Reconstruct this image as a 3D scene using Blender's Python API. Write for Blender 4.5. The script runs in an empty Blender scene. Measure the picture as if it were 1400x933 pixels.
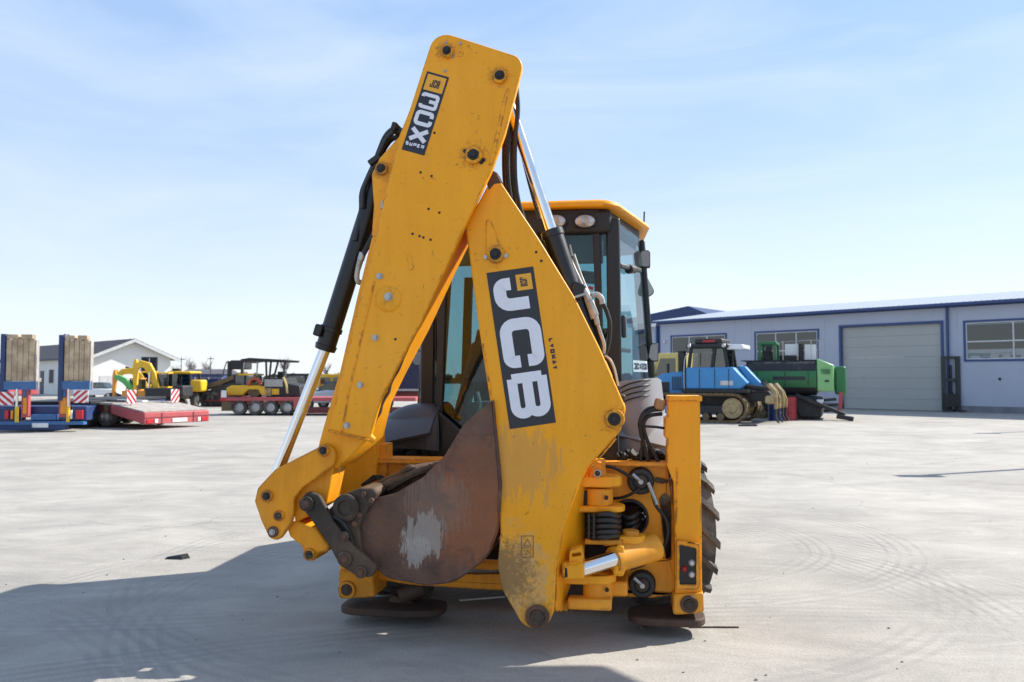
import bpy, bmesh, math, random
from mathutils import Vector, Matrix
from mathutils.geometry import tessellate_polygon
R = math.radians
random.seed(7)
scene = bpy.context.scene
col = scene.collection

# ------------------------------------------------------------------ camera
F_PX, H_CAM, PITCH = 1150.0, 1.6, math.atan(50.5 / 1150.0)
cam_data = bpy.data.cameras.new('camera')
cam_data.sensor_width = 36.0
cam_data.lens = 36.0 * F_PX / 1400.0
cam_data.clip_start, cam_data.clip_end = 0.05, 3000
cam_data.dof.use_dof = True
cam_data.dof.focus_distance = 4.9
cam_data.dof.aperture_fstop = 4.0
cam = bpy.data.objects.new('camera', cam_data)
cam.location = (0, 0, H_CAM)
cam.rotation_euler = (R(90) + PITCH, 0, 0)
col.objects.link(cam)
scene.camera = cam

# ------------------------------------------------------------------ light
SHADOW = Vector((-1.10, -0.46, -1.0))            # the way sunlight travels
SUN_EL = math.atan2(1.0, math.hypot(SHADOW.x, SHADOW.y))
SUN_AZ = math.atan2(-SHADOW.x, -SHADOW.y)        # from +Y towards +X
sun_data = bpy.data.lights.new('sun', 'SUN')
sun_data.energy = 4.9
sun_data.angle = R(0.5)
sun_data.color = (1.0, 0.95, 0.87)
sun = bpy.data.objects.new('sun', sun_data)
sun.rotation_euler = SHADOW.to_track_quat('-Z', 'Y').to_euler()
sun.location = (30, 15, 40)
col.objects.link(sun)

world = bpy.data.worlds.new('World')
scene.world = world
world.use_nodes = True
wt = world.node_tree
wn, wl = wt.nodes, wt.links
bg = wn['Background']
sky = wn.new('ShaderNodeTexSky')
sky.sky_type = 'NISHITA'
sky.sun_disc = False
sky.sun_elevation = SUN_EL
sky.sun_rotation = SUN_AZ
sky.altitude = 60
sky.air_density, sky.dust_density, sky.ozone_density = 1.0, 0.3, 1.5
tc = wn.new('ShaderNodeTexCoord')
mp = wn.new('ShaderNodeMapping'); mp.inputs['Scale'].default_value = (1.1, 1.1, 5.0)
mp.inputs['Rotation'].default_value = (0.15, 0.2, 0.5)
nz = wn.new('ShaderNodeTexNoise'); nz.inputs['Scale'].default_value = 1.7; nz.inputs['Detail'].default_value = 7
nz.inputs['Roughness'].default_value = 0.58; nz.inputs['Distortion'].default_value = 0.6
rp_ = wn.new('ShaderNodeValToRGB')
rp_.color_ramp.elements[0].position = 0.42; rp_.color_ramp.elements[0].color = (0, 0, 0, 1)
rp_.color_ramp.elements[1].position = 0.78; rp_.color_ramp.elements[1].color = (0.42, 0.42, 0.42, 1)
mx = wn.new('ShaderNodeMixRGB'); mx.inputs[2].default_value = (9.0, 9.3, 9.8, 1)
wl.new(tc.outputs['Generated'], mp.inputs['Vector']); wl.new(mp.outputs[0], nz.inputs['Vector'])
wl.new(nz.outputs['Fac'], rp_.inputs[0]); wl.new(rp_.outputs[0], mx.inputs[0])
# hazy spring air: paler toward the horizon, the same all the way round
sx = wn.new('ShaderNodeSeparateXYZ'); wl.new(tc.outputs['Generated'], sx.inputs[0])
hr = wn.new('ShaderNodeValToRGB'); hr.color_ramp.interpolation = 'EASE'
hr.color_ramp.elements[0].position = 0.0; hr.color_ramp.elements[0].color = (0.84, 0.92, 1.07, 1)
hr.color_ramp.elements[1].position = 0.42; hr.color_ramp.elements[1].color = (0.47, 0.69, 1.05, 1)
e_ = hr.color_ramp.elements.new(1.0); e_.color = (0.42, 0.61, 0.97, 1)
wl.new(sx.outputs['Z'], hr.inputs[0])
hs = wn.new('ShaderNodeVectorMath'); hs.operation = 'SCALE'; hs.inputs['Scale'].default_value = 4.7; wl.new(hr.outputs[0], hs.inputs[0])
mh = wn.new('ShaderNodeMixRGB'); mh.inputs[0].default_value = 0.72
wl.new(sky.outputs[0], mh.inputs[1]); wl.new(hs.outputs[0], mh.inputs[2])
wl.new(mh.outputs[0], mx.inputs[1]); mx.inputs[2].default_value = (5.0, 5.3, 5.9, 1)
wl.new(mx.outputs[0], bg.inputs[0])
bg.inputs[1].default_value = 0.13
scene.view_settings.view_transform = 'Standard'
scene.view_settings.look = 'None'
scene.view_settings.gamma = 1.0
scene.view_settings.exposure = 0.68

# ------------------------------------------------------------------ materials
def nt(name):
    m = bpy.data.materials.new(name); m.use_nodes = True
    t = m.node_tree
    return m, t, t.nodes, t.links, t.nodes['Principled BSDF']

def ramp(N, p0, p1, c0=(0, 0, 0, 1), c1=(1, 1, 1, 1)):
    r = N.new('ShaderNodeValToRGB')
    r.color_ramp.elements[0].position = p0; r.color_ramp.elements[0].color = c0
    r.color_ramp.elements[1].position = p1; r.color_ramp.elements[1].color = c1
    return r

def noise(N, L, vec, scale, detail=5, rough=0.6, dist=0.0):
    n = N.new('ShaderNodeTexNoise')
    n.inputs['Scale'].default_value = scale; n.inputs['Detail'].default_value = detail
    n.inputs['Roughness'].default_value = rough; n.inputs['Distortion'].default_value = dist
    L.new(vec, n.inputs['Vector'])
    return n

def mixc(N, L, fac, a, b, mode='MIX'):
    m = N.new('ShaderNodeMixRGB'); m.blend_type = mode
    for k, v in ((0, fac), (1, a), (2, b)):
        if hasattr(v, 'is_linked') or hasattr(v, 'links'): L.new(v, m.inputs[k])
        elif k == 0: m.inputs[0].default_value = v
        else: m.inputs[k].default_value = (*v[:3], 1)
    return m.outputs[0]

def math_(N, L, op, a, b=None, clamp=False):
    m = N.new('ShaderNodeMath'); m.operation = op; m.use_clamp = clamp
    for k, v in ((0, a), (1, b)):
        if v is None: continue
        if hasattr(v, 'links'): L.new(v, m.inputs[k])
        else: m.inputs[k].default_value = v
    return m.outputs[0]

MATS = {}
def mat(name, c, rough=0.5, metal=0.0, var=0.18, vs=4.0, bump=0.0, bs=60.0, dirt=0.0, dirt_c=(0.20, 0.17, 0.14),
        wear=0.0, wear_c=(0.06, 0.035, 0.025), coat=0.0, spots=None, ds=2.5, spec=0.5, scr=0.0):
    """One procedural surface: base colour with tonal variation, patchy dirt, worn edges, fine relief."""
    m, t, N, L, P = nt(name)
    tcn = N.new('ShaderNodeTexCoord'); vec = tcn.outputs['Object']
    n1 = noise(N, L, vec, vs, 6)
    v = ramp(N, 0.3, 0.7, (1 - var, 1 - var, 1 - var, 1), (1 + var * 0.5, 1 + var * 0.5, 1 + var * 0.5, 1))
    L.new(n1.outputs['Fac'], v.inputs[0])
    out = mixc(N, L, 1.0, c, v.outputs[0], 'MULTIPLY')
    rg = math_(N, L, 'MULTIPLY_ADD', n1.outputs['Fac'], 0.25)
    N[rg.node.name].inputs[2].default_value = rough - 0.12
    if dirt > 0:
        n2 = noise(N, L, vec, ds, 9, 0.68, 0.4)
        r2 = ramp(N, 0.62 - 0.25 * dirt, 0.82 - 0.2 * dirt)
        L.new(n2.outputs['Fac'], r2.inputs[0])
        f = math_(N, L, 'MULTIPLY', r2.outputs[0], min(1.0, 0.45 + dirt * 0.5))
        out = mixc(N, L, f, out, dirt_c)
    if spots:
        for sp in spots:
            (cx, cy, cz, rad, sc_, str_), sc2 = sp[:6], (sp[6] if len(sp) > 6 else dirt_c)
            stretch = sp[7] if len(sp) > 7 else None
            ds_ = N.new('ShaderNodeVectorMath'); ds_.operation = 'DISTANCE'
            L.new(vec, ds_.inputs[0]); ds_.inputs[1].default_value = (cx, cy, cz)
            fall = N.new('ShaderNodeMapRange'); fall.inputs[1].default_value = rad; fall.inputs[2].default_value = rad * 0.25
            L.new(ds_.outputs['Value'], fall.inputs[0])
            v3 = vec
            if stretch:
                mpn = N.new('ShaderNodeMapping'); mpn.inputs['Rotation'].default_value = stretch[0]; mpn.inputs['Scale'].default_value = stretch[1]; L.new(vec, mpn.inputs[0]); v3 = mpn.outputs[0]
            n3 = noise(N, L, v3, sc_, 10, 0.72, 0.8)
            sm = math_(N, L, 'ADD', math_(N, L, 'MULTIPLY', fall.outputs[0], 0.36), n3.outputs['Fac'])
            r3 = ramp(N, 0.69, 0.725) if stretch else ramp(N, 0.62, 0.80); L.new(sm, r3.inputs[0])
            out = mixc(N, L, math_(N, L, 'MULTIPLY', r3.outputs[0], str_), out, sc2)
    if scr > 0:
        for rot, sc3, th, cc, am in (((.3, .5, .2), (1.2, 1.2, 34), .70, (.16, .075, .02), .75), ((.2, -.7, .4), (1.5, 1.5, 46), .71, (.10, .05, .02), .7), ((0, 1.3, .1), (1.0, 1.0, 40), .71, (.88, .55, .16), .5)):
            mq = N.new('ShaderNodeMapping'); mq.inputs['Rotation'].default_value = rot; mq.inputs['Scale'].default_value = sc3; L.new(vec, mq.inputs[0])
            nq = noise(N, L, mq.outputs[0], 3.0, 6, 0.62, 0.1); rq = ramp(N, th, th + .03); L.new(nq.outputs['Fac'], rq.inputs[0])
            ng = noise(N, L, vec, 2.6, 3); rg2 = ramp(N, .50, .62); L.new(ng.outputs['Fac'], rg2.inputs[0])
            out = mixc(N, L, math_(N, L, 'MULTIPLY', math_(N, L, 'MULTIPLY', rq.outputs[0], rg2.outputs[0]), am * scr), out, cc)
        mq = N.new('ShaderNodeMapping'); mq.inputs['Scale'].default_value = (9, 9, .8); L.new(vec, mq.inputs[0])     # rain and grease runs
        nq = noise(N, L, mq.outputs[0], 1.6, 7, 0.65, 0.2); rq = ramp(N, .42, .74, (1, 1, 1, 1), (.80, .74, .66, 1)); L.new(nq.outputs['Fac'], rq.inputs[0])
        out = mixc(N, L, scr, out, mixc(N, L, 1.0, out, rq.outputs[0], 'MULTIPLY'))
        nf = noise(N, L, vec, 1.1, 4, 0.55); rf = ramp(N, .46, .70); L.new(nf.outputs['Fac'], rf.inputs[0])
        out = mixc(N, L, math_(N, L, 'MULTIPLY', rf.outputs[0], .30 * scr), out, (.80, .46, .12))
    if wear > 0:
        bv = N.new('ShaderNodeBevel'); bv.samples = 4; bv.inputs['Radius'].default_value = 0.018
        ge = N.new('ShaderNodeNewGeometry')
        dt = N.new('ShaderNodeVectorMath'); dt.operation = 'DOT_PRODUCT'
        L.new(bv.outputs[0], dt.inputs[0]); L.new(ge.outputs['Normal'], dt.inputs[1])
        e = math_(N, L, 'SUBTRACT', 1.0, dt.outputs['Value'])
        n4 = noise(N, L, vec, 14, 8, 0.7)
        e2 = math_(N, L, 'MULTIPLY', math_(N, L, 'MULTIPLY', e, 7.0, True), math_(N, L, 'SUBTRACT', n4.outputs['Fac'], 0.62 - 0.22 * wear))
        r4 = ramp(N, 0.03, 0.10); L.new(e2, r4.inputs[0])
        out = mixc(N, L, r4.outputs[0], out, wear_c)
        n5 = noise(N, L, vec, 23, 4, 0.8)                      # chips in the paint
        r5 = ramp(N, 0.735 - 0.03 * wear, 0.75 - 0.03 * wear); L.new(n5.outputs['Fac'], r5.inputs[0])
        n6 = noise(N, L, vec, 2.2, 2); r6 = ramp(N, 0.45, 0.65); L.new(n6.outputs['Fac'], r6.inputs[0])
        out = mixc(N, L, math_(N, L, 'MULTIPLY', r5.outputs[0], r6.outputs[0]), out, wear_c)
    L.new(out, P.inputs['Base Color']); L.new(rg, P.inputs['Roughness'])
    P.inputs['Metallic'].default_value = metal; P.inputs['Specular IOR Level'].default_value = spec
    if coat: P.inputs['Coat Weight'].default_value = coat; P.inputs['Coat Roughness'].default_value = 0.15
    if bump > 0:
        nb = noise(N, L, vec, bs, 6, 0.65)
        b = N.new('ShaderNodeBump'); b.inputs['Strength'].default_value = bump; b.inputs['Distance'].default_value = 0.01
        L.new(nb.outputs['Fac'], b.inputs['Height']); L.new(b.outputs[0], P.inputs['Normal'])
    MATS[name] = m
    return m

def glass(name, tint, refl=0.10, rough=0.0, blend=0.35, k=0.9):
    m = bpy.data.materials.new(name); m.use_nodes = True
    t = m.node_tree; N, L = t.nodes, t.links
    N.remove(N['Principled BSDF'])
    tr = N.new('ShaderNodeBsdfTransparent'); tr.inputs[0].default_value = (*tint, 1)
    gl = N.new('ShaderNodeBsdfGlossy'); gl.inputs['Roughness'].default_value = 0.02 + rough
    lw = N.new('ShaderNodeLayerWeight'); lw.inputs[0].default_value = blend
    ad = math_(N, L, 'MULTIPLY_ADD', lw.outputs['Fresnel'], k, True); ad.node.inputs[2].default_value = refl * 0.3
    sh = N.new('ShaderNodeMixShader')
    L.new(ad, sh.inputs[0]); L.new(tr.outputs[0], sh.inputs[1]); L.new(gl.outputs[0], sh.inputs[2])
    L.new(sh.outputs[0], N['Material Output'].inputs[0])
    return m

# ------------------------------------------------------------------ mesh builder
class MB:
    def __init__(s): s.v, s.f, s.m = [], [], []
    def add(s, vs, fs, mi=0):
        o = len(s.v); s.v += [tuple(p) for p in vs]
        for f in fs: s.f.append([o + i for i in f]); s.m.append(mi)
        return s
    def box(s, x0, x1, y0, y1, z0, z1, mi=0):
        vs = [(x, y, z) for z in (z0, z1) for y in (y0, y1) for x in (x0, x1)]
        return s.add(vs, [(0, 2, 3, 1), (4, 5, 7, 6), (0, 1, 5, 4), (2, 6, 7, 3), (0, 4, 6, 2), (1, 3, 7, 5)], mi)
    def obox(s, c, size, rot=(0, 0, 0), mi=0):
        from mathutils import Euler
        m = Euler(rot).to_matrix(); c = Vector(c)
        hx, hy, hz = [k / 2 for k in size]
        vs = [c + m @ Vector((x, y, z)) for z in (-hz, hz) for y in (-hy, hy) for x in (-hx, hx)]
        return s.add(vs, [(0, 2, 3, 1), (4, 5, 7, 6), (0, 1, 5, 4), (2, 6, 7, 3), (0, 4, 6, 2), (1, 3, 7, 5)], mi)
    def bar(s, p0, p1, w, h, up=(0, 0, 1), mi=0):
        p0, p1 = Vector(p0), Vector(p1); d = (p1 - p0).normalized(); up = Vector(up)
        if abs(d.dot(up)) > 0.98: up = Vector((1, 0, 0))
        a = d.cross(up).normalized() * (w / 2); b = a.cross(d).normalized() * (h / 2)
        vs = [p + sa * a + sb * b for p in (p0, p1) for sa, sb in ((-1, -1), (1, -1), (1, 1), (-1, 1))]
        return s.add(vs, [(0, 3, 2, 1), (4, 5, 6, 7), (0, 1, 5, 4), (1, 2, 6, 5), (2, 3, 7, 6), (3, 0, 4, 7)], mi)
    def cyl(s, p0, p1, r, r2=None, n=16, mi=0):
        p0, p1 = Vector(p0), Vector(p1); d = (p1 - p0).normalized()
        up = Vector((0, 0, 1)) if abs(d.z) < 0.9 else Vector((1, 0, 0))
        a = d.cross(up).normalized(); b = d.cross(a)
        r2 = r if r2 is None else r2; vs = []
        for p, q in ((p0, r), (p1, r2)):
            for i in range(n):
                t = 2 * math.pi * i / n; vs.append(p + q * (math.cos(t) * a + math.sin(t) * b))
        fs = [(i, (i + 1) % n, n + (i + 1) % n, n + i) for i in range(n)]
        fs += [tuple(reversed(range(n))), tuple(range(n, 2 * n))]
        return s.add(vs, fs, mi)
    def tube(s, pts, r, n=8, sub=5, mi=0):
        pts = [Vector(p) for p in pts]
        if sub > 1 and len(pts) > 2:
            q = [2 * pts[0] - pts[1]] + pts + [2 * pts[-1] - pts[-2]]; out = []
            for i in range(1, len(q) - 2):
                p0, p1, p2, p3 = q[i - 1:i + 3]
                for k in range(sub):
                    t = k / sub
                    out.append(0.5 * ((2 * p1) + (p2 - p0) * t + (2 * p0 - 5 * p1 + 4 * p2 - p3) * t * t + (3 * p1 - p0 - 3 * p2 + p3) * t ** 3))
            out.append(pts[-1]); pts = out
        vs, a = [], None
        for i, p in enumerate(pts):
            d = (pts[min(i + 1, len(pts) - 1)] - pts[max(i - 1, 0)]).normalized()
            if a is None:
                up = Vector((0, 0, 1)) if abs(d.z) < 0.9 else Vector((1, 0, 0)); a = d.cross(up).normalized()
            a = (a - d * a.dot(d)).normalized(); b = d.cross(a)
            for k in range(n):
                t = 2 * math.pi * k / n; vs.append(p + r * (math.cos(t) * a + math.sin(t) * b))
        fs = []
        for i in range(len(pts) - 1):
            for k in range(n):
                fs.append((i * n + k, i * n + (k + 1) % n, (i + 1) * n + (k + 1) % n, (i + 1) * n + k))
        e = (len(pts) - 1) * n
        fs += [tuple(reversed(range(n))), tuple(range(e, e + n))]
        return s.add(vs, fs, mi)
    def prism(s, pts, vec, holes=(), mi=0):
        vec = Vector(vec); loops = [[Vector(p) for p in pts]] + [[Vector(p) for p in h] for h in holes]
        flat = [p for l in loops for p in l]; n = len(flat)
        vs = flat + [p + vec for p in flat]; fs = []
        if holes:
            for tri in tessellate_polygon(loops):
                fs.append(tuple(tri)); fs.append(tuple(n + i for i in reversed(tri)))
        else:
            fs += [tuple(range(n)), tuple(reversed(range(n, 2 * n)))]
        o = 0
        for l in loops:
            k = len(l)
            for i in range(k): fs.append((o + i, o + (i + 1) % k, n + o + (i + 1) % k, n + o + i))
            o += k
        return s.add(vs, fs, mi)
    def lathe(s, prof, c, axis='x', n=32, mi=0):
        vs, fs, k = [], [], len(prof)
        for i in range(n):
            t = 2 * math.pi * i / n; ct, st = math.cos(t), math.sin(t)
            for r, h in prof:
                p = {'x': (h, r * ct, r * st), 'y': (r * ct, h, r * st), 'z': (r * ct, r * st, h)}[axis]
                vs.append((c[0] + p[0], c[1] + p[1], c[2] + p[2]))
        for i in range(n):
            j = (i + 1) % n
            for q in range(k - 1): fs.append((i * k + q, j * k + q, j * k + q + 1, i * k + q + 1))
        return s.add(vs, fs, mi)
    def sheet(s, rows, mi=0):
        k = len(rows[0]); vs = [p for r in rows for p in r]
        fs = [(i * k + j, i * k + j + 1, (i + 1) * k + j + 1, (i + 1) * k + j) for i in range(len(rows) - 1) for j in range(k - 1)]
        return s.add(vs, fs, mi)
    def mesh(s, name, mats, smooth=38):
        me = bpy.data.meshes.new(name); me.from_pydata(s.v, [], s.f)
        mats = mats if isinstance(mats, (list, tuple)) else [mats]
        for m in mats: me.materials.append(m)
        bm = bmesh.new(); bm.from_mesh(me); bm.faces.ensure_lookup_table()
        for f, mi in zip(bm.faces, s.m): f.material_index = mi
        bmesh.ops.recalc_face_normals(bm, faces=bm.faces)
        if smooth:
            lim = R(smooth)
            for f in bm.faces: f.smooth = True
            for e in bm.edges:
                if len(e.link_faces) != 2 or e.calc_face_angle(0) > lim: e.smooth = False
        bm.to_mesh(me); bm.free()
        return me
    def build(s, name, mats, parent=None, bevel=0.0, seg=2, smooth=38, solid=0.0):
        me = s.mesh(name, mats, smooth)
        o = bpy.data.objects.new(name, me); col.objects.link(o)
        if parent is not None: o.parent = parent
        if solid:
            so = o.modifiers.new('solidify', 'SOLIDIFY'); so.thickness = solid; so.offset = 0
        if bevel:
            b = o.modifiers.new('bevel', 'BEVEL'); b.width = bevel; b.segments = seg; b.limit_method = 'ANGLE'; b.angle_limit = R(45)
            b.harden_normals = False
        return o

def tag(o, label=None, cat=None, group=None, kind=None):
    if label: o['label'] = label
    if cat: o['category'] = cat
    if group: o['group'] = group
    if kind: o['kind'] = kind
    return o

def thing(name, loc, rz, label, cat, group=None):
    o = bpy.data.objects.new(name, None); o.empty_display_size = 0.3
    o.location = loc; o.rotation_euler = (0, 0, rz); col.objects.link(o)
    return tag(o, label, cat, group)

def copy_tree(o, parent=None):
    c = o.copy(); col.objects.link(c)
    if parent is not None: c.parent = parent
    for ch in list(o.children): copy_tree(ch, c)
    return c

def inst(src, parent, loc=(0, 0, 0), rot=(0, 0, 0)):
    c = src.copy(); col.objects.link(c); c.parent = parent; c.location = loc; c.rotation_euler = rot
    return c

def rpoly(pts, n=6):
    """Closed 2-D outline; a point (x, y, r) gets a rounded corner of radius r."""
    out, k = [], len(pts)
    for i in range(k):
        p = pts[i]
        if len(p) < 3 or p[2] <= 0: out.append((p[0], p[1])); continue
        P_ = Vector((p[0], p[1])); A = Vector(pts[i - 1][:2]); B = Vector(pts[(i + 1) % k][:2])
        a, b = (A - P_), (B - P_)
        ang = a.angle(b); d = min(p[2] / math.tan(ang / 2), a.length * 0.48, b.length * 0.48)
        r = d * math.tan(ang / 2)
        ctr = P_ + (a.normalized() + b.normalized()).normalized() * (r / math.sin(ang / 2))
        s0 = P_ + a.normalized() * d - ctr; s1 = P_ + b.normalized() * d - ctr
        a0 = math.atan2(s0.y, s0.x); da = math.atan2(s1.y, s1.x) - a0
        while da > math.pi: da -= 2 * math.pi
        while da < -math.pi: da += 2 * math.pi
        for j in range(n + 1):
            t = a0 + da * j / n; out.append((ctr.x + r * math.cos(t), ctr.y + r * math.sin(t)))
    return out

# ---- small stroke alphabet for the lettering that the photograph shows
GLY = {
 'J': [[(0, .42), (0, 0), (1, 0), (1, 1)]],
 'C': [[(1, .37), (1, 0), (0, 0), (0, 1), (1, 1), (1, .63)]],
 'B': [[(0, 0), (.95, 0), (.95, .5), (0, .5)], [(0, .5), (.95, .5), (.95, 1), (0, 1)], [(0, -.0), (0, 1.0)]],
 '3': [[(0, .80), (0, 1), (1, 1), (1, .5), (.50, .5)], [(1, .5), (1, 0), (0, 0), (0, .20)]],
 'X': [[(0, 0), (1, 1)], [(0, 1), (1, 0)]],
 'S': [[(1, 1), (0, 1), (0, .5), (1, .5), (1, 0), (0, 0)]],
 'U': [[(0, 1), (0, 0), (1, 0), (1, 1)]],
 'P': [[(0, 0), (0, 1), (1, 1), (1, .45), (0, .45)]],
 'E': [[(1, 0), (0, 0), (0, 1), (1, 1)], [(0, .5), (.85, .5)]],
 'R': [[(0, 0), (0, 1), (1, 1), (1, .45), (0, .45)], [(.5, .45), (1, 0)]],
 'L': [[(0, 1), (0, 0), (1, 0)]],
 'Y': [[(0, 1), (.5, .5), (1, 1)], [(.5, .5), (.5, 0)]],
 'O': [[(.5, 0), (0, 0), (0, 1), (1, 1), (1, 0), (.5, 0)]],
 'M': [[(0, 0), (0, 1), (.5, .4), (1, 1), (1, 0)]],
 'A': [[(0, 0), (.5, 1), (1, 0)], [(.25, .35), (.75, .35)]],
 'T': [[(0, 1), (1, 1)], [(.5, 1), (.5, 0)]],
}
def stroke(mb, path, w, fn, rad=0.0, lift=0.0):
    if rad > 0 and len(path) > 2:
        q = [path[0]]
        for i in range(1, len(path) - 1):
            q += rpoly([path[i - 1], (*path[i], rad), path[i + 1]], 5)[1:-1]
        q.append(path[-1]); path = q
    pts = [Vector(p) for p in path]; n = len(pts); vs = []
    for i, p in enumerate(pts):
        d0 = (p - pts[i - 1]).normalized() if i else (pts[1] - p).normalized()
        d1 = (pts[i + 1] - p).normalized() if i < n - 1 else d0
        d = (d0 + d1).normalized(); nrm = Vector((-d.y, d.x))
        k = 1.0 / max(0.45, nrm.dot(Vector((-d0.y, d0.x))))
        for sgn in (1, -1):
            c = p + nrm * (sgn * w / 2 * k); vs.append(fn(c.x, c.y, lift))
    mb.add(vs, [(2 * i, 2 * i + 2, 2 * i + 3, 2 * i + 1) for i in range(n - 1)])
def letter(mb, ch, x0, x1, y0, y1, w, fn, rad):
    for k, path in enumerate(GLY[ch]):
        q = [(x0 + w / 2 + (x1 - x0 - w) * a, y0 + w / 2 + (y1 - y0 - w) * b) for a, b in path]
        stroke(mb, q, w, fn, rad, 0.0006 * k)
# ------------------------------------------------------------------ ground
def ground_material():
    m, t, N, L, P = nt('dusty_concrete')
    vec = N.new('ShaderNodeTexCoord').outputs['Object']
    n1 = noise(N, L, vec, 0.28, 8, 0.62, 0.5)
    r1 = ramp(N, 0.3, 0.7, (0.33, 0.305, 0.268, 1), (0.455, 0.423, 0.374, 1)); L.new(n1.outputs['Fac'], r1.inputs[0])
    mp1 = N.new('ShaderNodeMapping'); mp1.inputs['Scale'].default_value = (0.8, 1.25, 1); L.new(vec, mp1.inputs[0])
    n2 = noise(N, L, mp1.outputs[0], 1.1, 12, 0.72, 0.7)                  # dusty streaks across the slab
    r2 = ramp(N, 0.35, 0.68, (0.78, 0.78, 0.78, 1), (1.13, 1.12, 1.10, 1)); L.new(n2.outputs['Fac'], r2.inputs[0])
    c = mixc(N, L, 1.0, r1.outputs[0], r2.outputs[0], 'MULTIPLY')
    n3 = noise(N, L, vec, 85, 10, 0.82)
    r3 = ramp(N, 0.34, 0.66, (0.68, 0.68, 0.68, 1), (1.22, 1.22, 1.22, 1)); L.new(n3.outputs['Fac'], r3.inputs[0])
    c = mixc(N, L, 1.0, c, r3.outputs[0], 'MULTIPLY')
    heights = []
    # tyre sweeps: pairs of tread bands along arcs
    for (cx, cy, rad, ax, wob) in ((1.2, 8.6, 2.6, 0.5, 0.1), (1.0, 8.4, 1.95, 0.45, 0.1), (0.2, 5.6, 3.9, 0.4, .1), (0.4, 6.3, 3.0, 0.5, 0.1), (-1.2, 4.2, 6.2, 0.45, 0.1),
                                   (0.2, 7.5, 3.35, 0.45, 0.15), (-3.0, 10.0, 4.6, 0.5, 0.2), (-6.5, 1.5, 5.6, 0.5, 0.2), (4.0, 14.0, 5.2, 0.6, .2), (-12, 3.0, 15.5, 0.6, .2), (2, -4, 9.9, .5, .2)):
        d = N.new('ShaderNodeVectorMath'); d.operation = 'DISTANCE'; d.inputs[1].default_value = (cx, cy, 0)
        L.new(vec, d.inputs[0])
        wv = noise(N, L, vec, 0.5, 3)
        dd = math_(N, L, 'ADD', math_(N, L, 'SUBTRACT', d.outputs['Value'], rad), math_(N, L, 'MULTIPLY', wv.outputs['Fac'], wob))
        band = N.new('ShaderNodeMapRange'); L.new(math_(N, L, 'ABSOLUTE', dd), band.inputs[0])
        band.inputs[1].default_value = ax * 0.5; band.inputs[2].default_value = ax * 0.32
        line = math_(N, L, 'SINE', math_(N, L, 'MULTIPLY', dd, 62.0))
        rl = ramp(N, 0.35, 0.9); L.new(math_(N, L, 'MULTIPLY_ADD', line, 0.5), rl.inputs[0]); rl.inputs[0].links[0].from_node.inputs[2].default_value = 0.5
        pn = noise(N, L, vec, 0.75, 5, 0.6); pr = ramp(N, 0.40, 0.60); L.new(pn.outputs['Fac'], pr.inputs[0])
        pn.inputs['W'].default_value if 'W' in pn.inputs else None
        f = math_(N, L, 'MULTIPLY', math_(N, L, 'MULTIPLY', band.outputs[0], rl.outputs[0]), pr.outputs[0])
        c = mixc(N, L, math_(N, L, 'MULTIPLY', f, 0.48), c, (0.235, 0.222, 0.205)); heights.append(f)
    # hairline cracks
    vo = N.new('ShaderNodeTexVoronoi'); vo.feature = 'DISTANCE_TO_EDGE'; vo.inputs['Scale'].default_value = 0.16
    wn3 = noise(N, L, vec, 1.2, 6); va = N.new('ShaderNodeVectorMath'); va.operation = 'MULTIPLY_ADD'
    L.new(wn3.outputs['Color'], va.inputs[0]); va.inputs[1].default_value = (0.5, 0.5, 0); L.new(vec, va.inputs[2]); L.new(va.outputs[0], vo.inputs['Vector'])
    rc = ramp(N, 0.0, 0.0022, (1, 1, 1, 1), (0, 0, 0, 1)); L.new(vo.outputs['Distance'], rc.inputs[0])
    pn = noise(N, L, vec, 0.4, 3); pr = ramp(N, 0.48, 0.6); L.new(pn.outputs['Fac'], pr.inputs[0])
    c = mixc(N, L, math_(N, L, 'MULTIPLY', math_(N, L, 'MULTIPLY', rc.outputs[0], pr.outputs[0]), 0.5), c, (0.16, 0.15, 0.14))
    for nx, ny, cc in ((-.83, .557, 8.75), (.31, .951, 13.2), (.97, .24, 7.9)):                 # saw-cut joints
        dp = N.new('ShaderNodeVectorMath'); dp.operation = 'DOT_PRODUCT'; dp.inputs[1].default_value = (nx, ny, 0); L.new(vec, dp.inputs[0])
        wj = noise(N, L, vec, 2.0, 4); dj = math_(N, L, 'ABSOLUTE', math_(N, L, 'ADD', math_(N, L, 'SUBTRACT', dp.outputs['Value'], cc), math_(N, L, 'MULTIPLY', wj.outputs['Fac'], .06)))
        rj = ramp(N, 0.006, 0.014, (1, 1, 1, 1), (0, 0, 0, 1)); L.new(dj, rj.inputs[0])
        pj = noise(N, L, vec, 1.1, 4); qj = ramp(N, .44, .56); L.new(pj.outputs['Fac'], qj.inputs[0])
        c = mixc(N, L, math_(N, L, 'MULTIPLY', math_(N, L, 'MULTIPLY', rj.outputs[0], qj.outputs[0]), .45), c, (.17, .16, .145))
    # oil and damp stains
    n5 = noise(N, L, vec, 0.8, 7, 0.66, 0.7); r5 = ramp(N, 0.58, 0.74); L.new(n5.outputs['Fac'], r5.inputs[0])
    c = mixc(N, L, math_(N, L, 'MULTIPLY', r5.outputs[0], 0.38), c, (0.20, 0.19, 0.18))
    n7 = noise(N, L, vec, 9, 5, 0.6); r7 = ramp(N, 0.70, 0.74); L.new(n7.outputs['Fac'], r7.inputs[0])
    c = mixc(N, L, math_(N, L, 'MULTIPLY', r7.outputs[0], 0.45), c, (0.17, 0.16, 0.15))
    # pale dust swept into scuffs
    mp9 = N.new('ShaderNodeMapping'); mp9.inputs['Rotation'].default_value = (0, 0, 0.5); mp9.inputs['Scale'].default_value = (.6, 3.0, 1); L.new(vec, mp9.inputs[0])
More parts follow.
